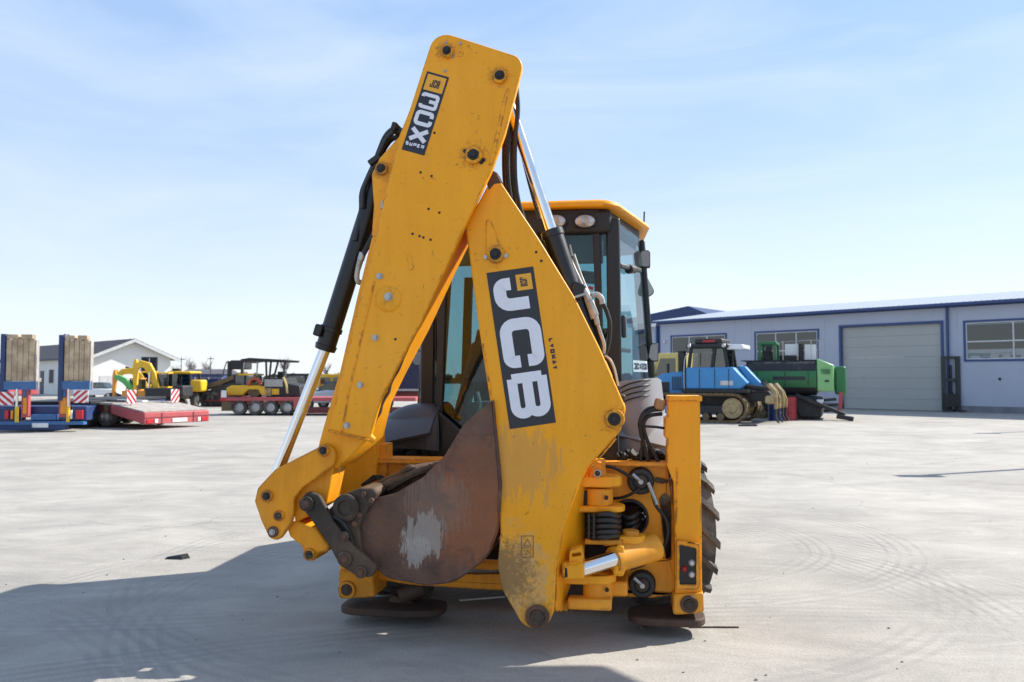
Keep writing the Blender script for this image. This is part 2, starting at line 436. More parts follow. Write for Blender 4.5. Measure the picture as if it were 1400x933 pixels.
    n9 = noise(N, L, mp9.outputs[0], 1.3, 11, 0.74, 1.4); r9 = ramp(N, 0.54, 0.70); L.new(n9.outputs['Fac'], r9.inputs[0])
    c = mixc(N, L, math_(N, L, 'MULTIPLY', r9.outputs[0], 0.35), c, (0.53, 0.50, 0.455))
    n8 = noise(N, L, vec, 26, 7, 0.7); r8 = ramp(N, 0.66, 0.70); L.new(n8.outputs['Fac'], r8.inputs[0])
    c = mixc(N, L, math_(N, L, 'MULTIPLY', r8.outputs[0], 0.5), c, (0.20, 0.185, 0.17))
    L.new(c, P.inputs['Base Color']); P.inputs['Roughness'].default_value = 0.85
    nb = noise(N, L, vec, 30, 10, 0.7)
    h = nb.outputs['Fac']
    h = math_(N, L, 'ADD', h, math_(N, L, 'MULTIPLY', n2.outputs['Fac'], 1.6))
    for f in heights[:5]: h = math_(N, L, 'SUBTRACT', h, math_(N, L, 'MULTIPLY', f, 0.5))
    b = N.new('ShaderNodeBump'); b.inputs['Strength'].default_value = 0.55; b.inputs['Distance'].default_value = 0.012
    L.new(h, b.inputs['Height']); L.new(b.outputs[0], P.inputs['Normal'])
    return m
g = MB(); g.add([(-900, -300, 0), (900, -300, 0), (900, 1500, 0), (-900, 1500, 0)], [(0, 1, 2, 3)])
ground = tag(g.build('ground', ground_material(), smooth=0), 'pale dusty concrete yard with tyre sweeps', None, None, 'structure')
# ------------------------------------------------------------------ backhoe loader
TH, BX, BY = R(8.0), 0.02, 5.26
_ct, _st, _cp, _sp = math.cos(TH), math.sin(TH), math.cos(PITCH), math.sin(PITCH)
def L(px, py, v):
    """The point of the machine's own vertical plane y = v that the photograph shows at (px, py)."""
    a, b = px - 700.0, 466.5 - py
    d = Vector((a, F_PX * _cp - b * _sp, F_PX * _sp + b * _cp))
    ou, ov = -BX * _ct + BY * _st, -BX * _st - BY * _ct
    du, dv = d.x * _ct - d.y * _st, d.x * _st + d.y * _ct
    t = (v - ov) / dv
    return Vector((ou + t * du, v, H_CAM + t * d.z))
def LP(pts, v, n=6): return [L(p[0], p[1], v) for p in rpoly(pts, n)]
def plate(pts, v, depth, mb=None, holes=(), n=6, mi=0):
    mb = mb or MB()
    return mb.prism(LP(pts, v, n), (0, depth, 0), [LP(h, v, n) for h in holes], mi)
def circ(px, py, r, n=18): return [(px + r * math.cos(2 * math.pi * i / n), py + r * math.sin(2 * math.pi * i / n)) for i in range(n)]

BT = L(735, 843, -.56)          # boom foot, where mud has splashed
YC = (0.91, 0.375, 0.006)
M_YEL = mat('yellow_paint', YC, 0.42, 0, 0.07, 2.5, 0.05, 30, 0.10, (0.30, 0.19, 0.08), 0.8, coat=0.0, spec=.35, scr=.4)
M_BOOM = mat('yellow_boom_paint', YC, 0.42, 0, 0.07, 2.2, 0.06, 26, 0.04, (0.26, 0.19, 0.12), 0.8, coat=0.0, spec=.35, scr=.4,
             spots=[(BT.x - .15, BT.y, BT.z + .20, 0.36, 13, 0.55, (.48, .36, .20)), (BT.x - .20, BT.y, BT.z + .22, 0.30, 40, 0.65, (.10, .06, .03)), (BT.x - .10, BT.y, BT.z + .85, 0.35, 30, 0.35, (.36, .24, .12), ((0, .6, 0), (1, 1, .15)))]
             + [(*L(q_[0], q_[1], -.6), r_, 30, .5, (.15, .07, .015)) for q_, r_ in (((612, 73), .10), ((684, 108), .10), ((648, 216), .12), ((522, 234), .09), ((840, 576), .11), ((678, 351), .10), ((735, 843), .14), ((532, 410), .10))])
M_YEL2 = mat('yellow_worn_paint', (0.86, 0.335, 0.008), 0.5, 0, 0.16, 3.5, 0.10, 40, 0.30, (0.20, 0.12, 0.06), 1.0, spec=.35, scr=1.0)
M_RUST = mat('rusty_steel', (0.115, 0.058, 0.036), 0.72, 0.0, 0.5, 5, 0.5, 50, 0.55, (0.20, 0.085, 0.035), 0.5, (0.16, 0.14, 0.13))
BKC = L(580, 728, -.58); BKR = L(650, 715, -.58)
M_BUCK = mat('worn_bucket_steel', (0.135, 0.070, 0.046), 0.6, 0.1, 0.6, 5.2, 0.7, 44, 0.62, (0.20, 0.078, 0.03), 0.6, (0.2, 0.17, 0.15), ds=4.2,
             spots=[(BKR.x, BKR.y, BKR.z, .42, 7, .75, (.30, .10, .032)), (BKR.x + .05, BKR.y, BKR.z + .25, .35, 18, .6, (.24, .085, .035)), (BKC.x, BKC.y, BKC.z, .19, 16, .75, (.36, .32, .28), ((0, -.5, 0), (2.6, 1, .4))),
                    (BKC.x - .05, BKC.y, BKC.z - .10, .13, 26, .75, (.38, .34, .30), ((0, -.5, 0), (2.6, 1, .4))),
                    (BKC.x + .08, BKC.y, BKC.z + .16, .30, 22, .30, (.26, .20, .16), ((0, -.9, 0), (5, 1, .3)))])
M_BARE = mat('scraped_bare_steel', (0.40, 0.38, 0.36), 0.5, 0.4, 0.3, 12, 0.3, 60, 0.3, (0.2, 0.15, 0.12))
M_DARKST = mat('dark_oily_steel', (0.046, 0.032, 0.023), 0.7, 0.0, 0.5, 7, 0.7, 40, 0.75, (0.135, 0.085, 0.05), 0.4, (0.17, 0.15, 0.13))
M_BLACK = mat('black_paint', (0.008, 0.008, 0.009), 0.36, 0, 0.2, 4, 0.05, 50, 0.06, (0.05, 0.045, 0.04))
M_PLAST = mat('black_plastic', (0.018, 0.018, 0.020), 0.55, 0, 0.2, 6, 0.1, 90, 0.25, (0.06, 0.055, 0.05))
M_RUBH = mat('black_hose_rubber', (0.013, 0.013, 0.013), 0.45, 0, 0.3, 20, 0.1, 200, 0.3, (0.05, 0.045, 0.04))
M_CHROME = mat('chrome_rod', (0.78, 0.78, 0.78), 0.14, 1.0, 0.06, 6)
M_ZINC = mat('zinc_bolt', (0.42, 0.42, 0.41), 0.38, 0.85, 0.25, 20)
M_PIPE = mat('grey_steel_pipe', (0.46, 0.43, 0.38), 0.45, 0.35, 0.3, 16, 0.1, 60, 0.3, (0.2, 0.16, 0.12))
M_PIN = mat('black_pin_end', (0.008, 0.008, 0.009), 0.5, 0, 0.3, 20)
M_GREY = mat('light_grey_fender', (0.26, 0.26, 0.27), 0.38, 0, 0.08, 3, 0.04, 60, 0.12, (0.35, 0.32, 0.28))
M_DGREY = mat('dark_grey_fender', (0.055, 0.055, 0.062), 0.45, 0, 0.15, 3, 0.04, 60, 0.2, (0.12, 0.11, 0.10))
M_TYRE = mat('dusty_tyre_rubber', (0.035, 0.033, 0.031), 0.8, 0, 0.3, 5, 0.3, 60, 0.75, (0.20, 0.18, 0.155))
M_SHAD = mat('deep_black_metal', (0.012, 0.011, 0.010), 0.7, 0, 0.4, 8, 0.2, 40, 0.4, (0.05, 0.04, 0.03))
M_NAVY = mat('decal_dark_navy', (0.013, 0.016, 0.026), 0.35, 0, 0.12, 8, 0, 1, 0.08, (0.2, 0.12, 0.05))
M_WHITE = mat('decal_white', (0.74, 0.74, 0.80), 0.4, 0, 0.05, 8)
M_DYEL = mat('decal_yellow', (0.80, 0.38, 0.02), 0.4, 0, 0.05, 8)
M_SEAT = mat('seat_fabric', (0.035, 0.034, 0.036), 0.85, 0, 0.2, 10, 0.2, 120)
M_BEIGE = mat('cab_trim_plastic', (0.16, 0.15, 0.14), 0.6, 0, 0.15, 6)
M_LENS = mat('clear_lamp_lens', (0.52, 0.52, 0.52), 0.08, 0.35, 0.12, 30)
M_RED = mat('red_lens', (0.28, 0.010, 0.010), 0.25, 0, 0.1, 8)
M_MIRR = mat('mirror_back_grey', (0.30, 0.30, 0.30), 0.4, 0, 0.1, 8)
M_GLASS = glass('tinted_cab_glass', (0.56, 0.73, 0.76), 0.10, 0, .2)
M_GLASSC = glass('clear_side_glass', (0.84, 0.93, 0.94), 0.10, 0, .12, .35)

BH = thing('backhoe_loader', (BX * 1.05, BY * 1.05, -.08), -TH,
           'big yellow backhoe loader seen from behind with its arm folded up, middle of the yard', 'backhoe loader')

BH.scale = (1.05, 1.05, 1.05)
# --- rear frame ------------------------------------------------------------
def hexa(px, py, v, r=4, d=.02):
    c = L(px, py, v); rr = r / F_PX * 5.0
    return MB().cyl(c, c + Vector((0, -d, 0)), rr, rr, 6)
fr_out = [(500, 632), (912, 633), (926, 735, 2), (926, 812, 2), (890, 818, 10), (800, 815), (560, 800), (500, 790)]
slot = rpoly([(902, 682, 3), (909, 673, 4), (918, 682, 4), (918, 764, 3), (911, 767, 3)])
bighole = circ(861, 708, 24)
lowhole = circ(800, 755, 46, 20)
uphole = circ(815, 690, 20)
win = rpoly([(530, 655, 6), (770, 655, 10), (752, 785, 10), (540, 785, 6)])
frame = plate(fr_out, 0.0, 0.045, None, [win, slot, bighole]).build('rear_frame', M_YEL2, BH, 0.006)
a, b = L(500, 629, -.03), L(606, 629, -.03)
MB().box(a.x, b.x, -.05, .14, a.z - .02, a.z + .012).build('top_rail', M_YEL2, frame, 0.004)
a, b = L(822, 633, -.03), L(911, 633, -.03)
MB().box(a.x, b.x, -.06, .12, a.z - .016, a.z + .010).build('top_rail', M_YEL2, frame, 0.004)
a, b = L(495, 660, .02), L(560, 660, .02); MB().box(a.x, b.x, -.03, .1, a.z - .05, a.z - .025).build('lower_rail', M_YEL2, frame, 0.004)
mb = MB(); a, b = L(640, 771, .03), L(700, 771, .03); mb.box(a.x - .1, b.x + .1, -.02, .08, a.z - .025, a.z + .02)
mb.build('lower_rail', M_YEL2, frame, 0.004)
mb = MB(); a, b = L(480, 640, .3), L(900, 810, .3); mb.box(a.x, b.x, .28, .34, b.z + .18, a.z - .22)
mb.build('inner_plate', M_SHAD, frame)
# axle and underbody between the wheels
mb = MB(); mb.cyl((-.95, .72, .74), (.95, .72, .74), .13, None, 14); mb.box(-.25, .25, .45, 1.0, .5, .95); mb.box(-.42, .42, .35, 3.2, .62, .98)
mb.build('rear_axle', M_SHAD, BH, .02)
# uprights that hold the stabilisers
up_r = plate([(914, 546, 3), (957, 544, 4), (960, 812, 3), (923, 813, 3), (921, 660, 8), (911, 636, 3), (913, 600, 1), (909, 599, 1), (909, 572, 1), (913, 570)], -.10, .24).build('stabilizer_upright', M_YEL, BH, .010)
mb = MB(); a = L(914, 546, -.1); b = L(957, 544, -.1); mb.box(a.x - .006, b.x + .012, -.112, .152, a.z - .012, a.z + .02)
mb.build('top_cap', M_YEL, up_r, .006)
plate([(920, 813, 3), (962, 811, 3), (963, 838, 5), (920, 842, 5)], -.125, .27).build('foot_housing', M_YEL2, up_r, .008)
def ring_pin(px, py, v, r, parent, name='pin', d=.03, m1=None, m2=None):
    c = L(px, py, v); rr = r / F_PX * (5.26 + v - .12)
    mb = MB(); mb.lathe([(rr * .95, 0), (rr * 1.0, -d * .3), (rr * .95, -d * .55), (rr * .62, -d * .6)], c, 'y', 24, 0)
    mb.cyl(c + Vector((0, 0, 0)), c + Vector((0, -d * .75, 0)), rr * .62, rr * .56, 20, 1)
    mb.cyl(c + Vector((0, -d * .75, 0)), c + Vector((0, -d * .95, 0)), rr * .40, rr * .34, 6, 1)
    return mb.build(name, [m1 or M_YEL, m2 or M_PIN], parent)
ring_pin(942, 826, -.125, 12, up_r, m1=M_RUST, m2=M_DARKST)
# tail lamp in its raised yellow surround
mb = plate([(925, 738, 2), (956, 744, 2), (957, 800, 3), (954, 806, 2), (925, 806, 2)], -.13, .03, None, [rpoly([(929, 745, 2), (952, 750, 2), (952, 800, 2), (929, 800, 2)])])
mb.build('lamp_surround', M_YEL2, up_r, .003)
plate([(929, 745), (952, 750), (952, 800), (929, 800)], -.112, .01).build('tail_lamp', M_BLACK, up_r)
for q in ((936, 778), (946, 770), (946, 786)):
    c = L(*q, -.114); MB().lathe([(0, -.016), (.012, -.014), (.020, 0)], c, 'y', 14).build('lamp_lens', M_RED if q[0] < 940 else M_LENS, up_r)
up_l = plate([(464, 545, 3), (513, 545, 3), (514, 780, 3), (464, 780, 3)], -.10, .22).build('stabilizer_upright', M_YEL, BH, .010)
plate([(463, 780, 3), (510, 780, 3), (513, 817, 4), (463, 819, 4)], -.12, .26).build('foot_housing', M_YEL2, up_l, .008)
ring_pin(475, 806, -.12, 13, up_l, m1=M_YEL2, m2=M_DARKST)
mb = MB(); a, b = L(482, 625, .02), L(528, 640, .02); mb.box(a.x, b.x + .02, -.02, .10, b.z - .08, a.z + .09)
mb.build('gusset', M_YEL2, up_l, .006)
M_FOOT = mat('dark_worn_pad', (.060, .036, .026), .75, 0, .5, 6, .5, 50, .5, (.14, .065, .035), .5)
# stabiliser feet
def foot(cx0, cx1, py, v, dep, parent):
    a, b = L(cx0, py, v), L(cx1, py, v); zc = a.z
    out = []
    for i in range(28):
        t = 2 * math.pi * i / 28; ct, st = math.cos(t), math.sin(t)
        out.append(((a.x + b.x) / 2 + (b.x - a.x) / 2 * math.copysign(abs(ct) ** .6, ct), v + dep / 2 + dep / 2 * math.copysign(abs(st) ** .6, st), zc))
    mb = MB(); mb.prism(out, (0, 0, .045))
    return mb.build('stabilizer_foot', M_FOOT, parent, .010, 3)
foot(858, 967, 856, -.16, .32, up_r); foot(458, 602, 842, -.16, .32, up_l)
mb = MB(); a = L(560, 815, .05); mb.cyl(a + Vector((-.06, 0, .0)), a + Vector((.1, 0, .06)), .055, None, 12); mb.obox(a + Vector((.0, .03, -.05)), (.26, .12, .05), (0, .3, 0))
mb.build('foot_bracket', M_DARKST, up_l, .01)

# hydraulic clamps on the frame and their hose
def clamp(px, py, r):
    c = L(px, py, 0); rr = r / F_PX * 5.1
    mb = MB(); mb.lathe([(rr * 1.02, .0), (rr, -.05), (rr * .9, -.06), (rr * .62, -.062), (rr * .55, -.052), (rr * .42, -.052)], c, 'y', 28)
    o = mb.build('hydraulic_clamp', M_PLAST, BH)
    mb = MB(); mb.lathe([(rr * .44, -.05), (rr * .44, -.062), (rr * .2, -.066), (0, -.066)], c, 'y', 18); mb.build('clamp_piston', M_DARKST, o)
    mb = MB(); mb.cyl(c + Vector((0, -.066, .0)), c + Vector((-.05, -.075, .045)), .012, None, 8); mb.cyl(c + Vector((0, -.066, 0)), c + Vector((0, -.085, 0)), .016, None, 6)
    mb.build('hose_fitting', M_ZINC, o)
    return o
cl1 = clamp(876, 657, 18); cl2 = clamp(878, 797, 18)
def hose(pts, r, parent, m=None, name='hydraulic_hose', n=8):
    return MB().tube([L(*p) for p in pts], r, n).build(name, m or M_RUBH, parent)
hose([(889, 662, -.08), (896, 690, -.10), (909, 708, -.10), (913, 728, -.10), (907, 748, -.09), (892, 760, -.08), (880, 772, -.07), (862, 778, -.10)], .010, frame)
MB().tube([L(886, 660, -.09), L(892, 674, -.10), L(898, 690, -.10)], .013, 8).build('hose_fitting', M_ZINC, frame)
hose([(826, 637, -.10), (840, 640, -.10), (855, 648, -.09), (866, 655, -.08)], .010, frame)
hose([(836, 682, -.05), (852, 680, -.07), (866, 674, -.08), (874, 668, -.08)], .009, frame)
mb = MB(); a = L(902, 657, -.01); mb.obox(a, (.05, .04, .03), (0, .2, 0)); mb.cyl(a, a + Vector((.05, -.01, -.005)), .012, None, 8)
mb.build('valve_block', M_DARKST, frame, .004)
MB().lathe([(.115, .02), (.115, -.02), (.10, -.03), (.10, .05)], L(861, 708, .0), 'y', 26).build('hole_rim', M_PLAST, frame)

# --- kingpost and slew gear --------------------------------------------------
mb = MB(); lft = [(779, 655), (773, 700), (768, 735), (763, 770), (760, 836)]; rgt = [(806, 655), (803, 700), (800, 735), (799, 770), (776, 836)]
rows = []
for (l_, r_) in zip(lft, rgt):
    a, b = L(*l_, -.53), L(*r_, -.24); a2 = L(l_[0] - 8, l_[1], -.50)
    rows.append([a2 + Vector((0, .2, 0)), a2, a, b, b + Vector((-.01, .06, 0)), a2 + Vector((0, .2, 0))])
mb.sheet(rows); mb.add(rows[0][:5], [(0, 1, 2, 3, 4)]); mb.add(rows[-1][:5], [(4, 3, 2, 1, 0)])
KP = mb.build('kingpost', M_YEL, BH, .006, smooth=30)
mb = MB(); a, b = L(795, 671, -.30), L(812, 691, -.30); mb.box(a.x, b.x, -.31, -.12, b.z, a.z); mb.build('greasy_gap_shade', M_SHAD, KP)  # black box: grime and deep shade beside the upper bearing, put in as colour
mb = MB(); a, b = L(776, 787, -.30), L(806, 818, -.30); mb.box(a.x, b.x, -.31, -.12, b.z, a.z); mb.build('greasy_gap_shade', M_SHAD, KP)  # same black box for the grime and shade under the lower lug
def ear(cx, py, r, v, z_th, x_left, name, m=None, parent=KP, hole=True):
    """A lug seen from the side: a flat plate with a rounded nose round the slew axis."""
    c = L(cx, py, v); l = L(x_left, py, v); rr = r / F_PX * 4.95
    pts = [(l.x, c.y - rr), (c.x, c.y - rr)] + [(c.x + rr * math.sin(t), c.y - rr * math.cos(t)) for t in [math.pi * i / 10 for i in range(1, 10)]] + [(c.x, c.y + rr), (l.x, c.y + rr)]
    return MB().prism([(x, y, c.z) for x, y in pts], (0, 0, z_th)).build(name, m or M_YEL, parent, .006)
ear(826, 664, 24, -.24, .060, 786, 'upper_lug')
mb = MB(); c = L(818, 690, -.25); mb.cyl(c, c + Vector((0, 0, .10)), .085, None, 24); mb.build('upper_bearing', M_YEL2, KP, .006)
c = L(822, 680, -.32); MB().cyl(c + Vector((.03, 0, 0)), c + Vector((.03, -.03, 0)), .012, None, 8).build('grease_nipple', M_PIN, KP)
ear(830, 698, 24, -.24, .036, 786, 'middle_lug')
mb = plate([(803, 654), (808, 640, 5), (815, 631, 6), (826, 634, 6), (829, 655)], -.32, .08); mb.build('top_lug', M_YEL2, KP, .006)
ring_pin(817, 647, -.325, 6, KP, m1=M_ZINC, m2=M_DARKST)
mb = MB(); a = L(797, 640, -.20); mb.box(a.x, a.x + .13, -.22, -.10, a.z - .05, a.z + .05); mb.build('rear_lug', M_YEL2, KP, .01)
ear(816, 794, 26, -.26, .050, 770, 'lower_lug')
mb = MB(); c = L(816, 818, -.26); mb.cyl(c, c + Vector((0, 0, .12)), .092, None, 26); mb.build('lower_bearing', M_YEL2, KP, .008)
c = L(830, 806, -.345); MB().cyl(c, c + Vector((0, -.02, 0)), .012, None, 8).build('grease_nipple', M_PIN, KP)
mb = MB(); c = L(822, 787, -.27); mb.cyl(c + Vector((0, 0, .0)), c + Vector((0, 0, .025)), .055, .045, 20); mb.build('lower_cap', M_YEL2, KP, .006)
mb = MB(); a, b = L(776, 834, -.40), L(836, 821, -.40); mb.box(a.x, b.x, -.40, -.12, a.z, b.z); mb.build('base_plate', M_YEL2, KP, .012)
mb = MB(); a = L(842, 795, -.1); mb.box(a.x - .10, a.x + .07, -.26, 0, a.z - .05, a.z + .035); mb.build('lower_bracket', M_YEL2, KP, .015)
mb = plate([(768, 770, 3), (799, 771, 3), (799, 793, 5), (768, 793, 3)], -.52, .10); o = mb.build('rod_lug', M_YEL, KP, .012)
mb = plate([(769, 778), (775, 776, 2), (776, 789), (769, 791)], -.523, .01); mb.build('lug_gap', M_SHAD, o)
mb = plate([(779, 752), (796, 747, 3), (799, 772), (778, 772)], -.50, .06, None, [rpoly([(782, 757, 1), (794, 755, 2), (795, 760, 1), (782, 762, 1)])]); mb.build('rod_gusset', M_YEL, KP, .006)
mb = MB(); mb.cyl(L(786, 781, -.47), L(847, 762, -.34), .046, None, 20); o = mb.build('slew_rod', M_CHROME, KP)
mb = MB(); mb.cyl(L(838, 766, -.35), L(896, 748, -.16), .074, .080, 24); sb = mb.build('slew_cylinder', M_YEL2, KP, .004)
mb = plate([(840, 752, 8), (846, 744, 4), (853, 748, 4), (856, 778, 6), (852, 789, 5), (838, 788, 5)], -.38, .07); mb.build('cylinder_trunnion', M_YEL, KP, .010)
mb = plate([(850, 752, 5), (860, 750, 5), (861, 766), (852, 784, 4)], -.35, .08); mb.build('trunnion_cap', M_YEL, KP, .012)
ear(862, 744, 20, -.22, .055, 826, 'slew_bracket'); mb = MB(); c = L(862, 746, -.22); mb.cyl(c, c + Vector((0, 0, .09)), .05, None, 16); mb.build('bracket_pin', M_YEL2, KP, .006)
for (x0_, x1_, yy) in ((800, 852, 738),):
    a, b = L(x0_, yy, -.3), L(x1_, yy, -.3); MB().box(a.x, b.x, -.34, -.14, a.z - .02, a.z + .008).build('hose_tray', M_YEL2, KP, .004)
plate([(796, 694), (842, 694), (846, 738), (838, 748), (842, 765), (797, 772)], -.03, .02).build('greasy_shade_plate', M_SHAD, KP)  # black plate: grease plus painted shade behind the looped hoses
plate([(802, 739), (838, 742), (838, 764), (802, 770)], -.16, .02).build('greasy_shade_plate', M_SHAD, KP)  # black plate: grease plus painted shade below the hose tray
# bundled hoses that loop through the kingpost
for i, py in enumerate((704, 712, 720, 728, 735)):
    hose([(801, py + 3, -.20), (806, py + 1, -.30), (818, py, -.38), (832, py - 1, -.38), (842, py + 2 - i, -.33), (846, py + 1, -.24), (846, py - 2, -.12), (842, py - 4, .1)], .0165, KP, name='looped_hose', n=10)
for i, py in enumerate((699, 707, 715)):
    hose([(846, py + 4, -.04), (852, py + 8, -.10), (860, py + 10, -.12), (868, py + 6, -.10), (876, py - 2, .03), (880, py - 8, .15)], .015, KP, name='looped_hose')
for i in range(3):
    c = L(806 + i * 5, 721, -.36 - .006 * i); 
mb = MB()
for i in range(2):
    a, b = L(805 + i * 7, 703, -.40), L(805 + i * 7, 737, -.40); mb.bar(a, b, .012, .006, (0, 1, 0))
mb.build('hose_tie', M_PLAST, KP)

# --- boom --------------------------------------------------------------------
BF = -.56
boom_o = [(676, 236, 14), (697, 268), (736, 326), (785, 406), (820, 477), (856, 560, 22), (848, 590, 14), (803, 641, 12), (790, 668, 30), (768, 728, 40), (760, 780, 30), (757, 838, 16),
          (745, 862, 16), (716, 858, 26), (686, 806, 40), (680, 772, 30), (684, 730, 20), (683, 690, 20), (677, 594), (656, 458), (636, 310, 8)]
boom = plate(boom_o, BF, .26, n=7).build('boom', M_BOOM, BH, .009, 3)
for q, r in (((678, 348), 13), ((840, 573), 14), ((735, 843), 17)):
    ring_pin(*q, BF, r, boom, d=.035, m1=M_BOOM if r != 17 else M_RUST, m2=M_PIN if r != 17 else M_DARKST)
mb = plate([(664, 300, 4), (671, 300, 4), (690, 352, 8), (676, 362, 8), (664, 352, 8)], BF - .008, .012); mb.build('pin_boss', M_BOOM, boom, .006)
mb = MB()
for q in ((664, 352), (692, 350)): c = L(*q, BF); mb.cyl(c, c + Vector((0, -.012, 0)), .013, None, 6)
mb.build('pin_bolt', M_ZINC, boom)
mb = MB()
for q in ((733, 345), (740, 357)): c = L(*q, BF); mb.cyl(c + Vector((0, .004, 0)), c + Vector((0, -.001, 0)), .008, None, 10)
mb.build('drilled_hole', M_PIN, boom)
# black scuffed cap on the very top of the boom
mb = plate([(664, 246), (672, 232, 5), (680, 236, 4), (686, 251), (676, 252), (668, 262)], BF - .004, .10); mb.build('boom_stop', M_RUST, boom, .01)
# the big decal
def quad_fn(q, v, Ls, Lt):
    q = [L(*p, v) for p in q]                                     # s0t0, s1t0, s1t1, s0t1
    def fn(s, t, lift=0.0):
        a, b = s / Ls, t / Lt
        p = q[0] * (1 - a) * (1 - b) + q[1] * a * (1 - b) + q[2] * a * b + q[3] * (1 - a) * b
        return p + Vector((0, -lift, 0))
    return fn
def panel(fn, s0, s1, t0, t1, name, m, parent, lift=0.0):
    q = [fn(s, t, lift) for s, t in ((s0, t0), (s1, t0), (s1, t1), (s0, t1))]
    return MB().prism(q, (0, .0015, 0)).build(name, m, parent, smooth=0)
fn = quad_fn([(665, 373.5), (697, 587), (760, 578), (729, 364.5)], BF - .002, 3.36, 1.0)
panel(fn, 0, 3.36, 0, 1, 'decal_panel', M_NAVY, boom)
mb = MB()
letter(mb, 'J', .17, .88, .09, .945, .265, fn, .20)
letter(mb, 'C', 1.05, 2.10, .09, .97, .255, fn, .19)
letter(mb, 'B', 2.22, 3.22, .09, .95, .215, fn, .20)
for i, v_ in enumerate(mb.v): mb.v[i] = (v_[0], v_[1] - .0012, v_[2])
mb.build('lettering', M_WHITE, boom, smooth=0)
panel(fn, .13, .475, .60, .93, 'logo_panel', M_DYEL, boom, .0010)
def logo(fn, s0, s1, t0, t1, parent, rot):
    mb = MB(); g = (s1 - s0) if rot else (t1 - t0)
    w = (s1 - s0) / 3.5
    for k, ch in enumerate('JCB'):
        a = s0 + k * (s1 - s0) / 3.05
        letter(mb, ch, a, a + w, t0 - .03 * k * 0, t1, w * .38, fn, 0)
    for i, v_ in enumerate(mb.v): mb.v[i] = (v_[0], v_[1] - .0018, v_[2])
    mb.build('logo_lettering', M_NAVY, parent, smooth=0)
logo(fn, .20, .41, .68, .83, boom, True)
fn2 = quad_fn([(750, 463), (756, 507), (762, 506), (756, 462)], BF - .002, 4.0, .55)
mb = MB()
for k, ch in enumerate('LYOMAT'): letter(mb, ch, k * .68, k * .68 + .52, 0, .54, .185, fn2, 0)
mb.build('small_lettering', M_NAVY, boom, smooth=0)
# worn warning sticker: a thin frame with a triangle
fn3 = quad_fn([(713, 762), (729, 762), (729, 733), (713, 733)], BF - .002, 1.0, 1.9)
mb = MB()
for pth in ([(0, 0), (1, 0), (1, 1.9), (0, 1.9), (0, 0)], [(.2, 1.05), (.8, 1.05), (.5, 1.6), (.2, 1.05)], [(0, .9), (1, .9)], [(.3, .2), (.5, .6), (.7, .35)]): stroke(mb, pth, .06, fn3)
mb.build('worn_sticker', mat('faded_sticker', (0.22, 0.11, 0.03), .6), boom, smooth=0)

# --- dipper ---------------------------------------------------------------------
DF = -.64
dip_o = [(577, 97), (595, 41, 24), (717, 80, 24), (709, 112), (690, 184), (671, 236), (638, 304), (612, 361), (575, 442), (541, 506), (519, 551), (505, 601), (449, 589),
         (469, 506), (493, 406), (516, 312), (544, 190), (560, 150)]
dipper = plate(dip_o, DF, .045).build('dipper', M_BOOM, BH, .007, 3)
plate(dip_o, DF + .36, .045).build('far_side_plate', M_BOOM, dipper, .006)
body = [(508, 325), (520, 312), (632, 312), (606, 366), (569, 446), (536, 508), (514, 553), (502, 602), (462, 640), (432, 640), (436, 606, 6), (442, 584), (465, 506), (488, 406)]
plate(body, DF + .044, .32).build('dipper_box', M_BOOM, dipper, .008)
head = [(584, 98), (592, 64, 10), (612, 53, 8), (640, 60), (640, 100), (600, 190), (566, 300), (522, 300), (550, 190)]
plate(head, DF + .044, .32).build('head_box', M_BOOM, dipper, .006)
wing = [(546, 186), (519, 216, 8), (508, 238, 12), (511, 281), (508, 322), (514, 326), (530, 322), (556, 200)]
plate(wing, DF + .06, .05).build('cylinder_lug', M_BOOM, dipper, .006)
plate(wing, DF + .26, .05).build('cylinder_lug', M_BOOM, dipper, .006)
ring_pin(522, 231, DF + .06, 10, dipper, m1=M_BOOM)
mb = plate([(521, 276), (524, 274), (523, 284), (520, 286)], DF + .05, .01); mb.build('lug_plate', M_ZINC, dipper)
for q, r in (((612, 71), 10), ((684, 105), 11), ((648, 213), 13)):
    ring_pin(*q, DF, r, dipper, d=.04, m1=M_BOOM)
def studs(name, qs, v, r, d, m, n, parent):
    for i, q in enumerate(qs):
        c = L(*q, v); mb = MB()
        if d > 0: mb.cyl(c, c + Vector((0, -d * .35, 0)), r * 1.45, None, 14)
        mb.cyl(c + Vector((0, .003, 0)), c + Vector((0, -max(d, .0012), 0)), r, None, n); mb.build(name, m, parent)
studs('bolt', ((519, 378), (513, 462), (492.6, 526.7), (474.6, 582)), DF, .013, .016, M_ZINC, 6, dipper)
studs('bolt', ((531.5, 406),), DF - .012, .017, .018, M_ZINC, 6, dipper)
studs('small_bolt', ((609.7, 59), (629.6, 60), (608.7, 97.5), (618, 78), (620, 75)), DF, .006, .008, M_ZINC, 6, dipper)
studs('drilled_hole', ((564, 320), (573.6, 323), (578.8, 325), (588.7, 328), (540.5, 464), (575, 236), (590, 241), (586, 286), (600.7, 291), (594, 182)), DF, .0075, 0, M_PIN, 10, dipper)
studs('pin_bolt', ((661, 219), (658, 222), (636, 207)), DF, .008, .012, M_PIN, 6, dipper)
c = L(531.5, 409, DF); MB().lathe([(.075, 0), (.070, -.007), (.055, -.012), (.0, -.013)], c, 'y', 26).build('round_boss', M_BOOM, dipper)
mb = plate([(690, 128, 3), (694, 120, 3), (696, 122), (676, 214), (671, 226), (668, 226)], DF - .006, .01); mb.build('edge_strip', M_BOOM, dipper, .003)
mb = plate([(553, 345, 8), (562, 350), (566, 366), (561, 372), (558, 360)], DF - .003, .006); mb.build('cover_seam', M_BOOM, dipper, .002)
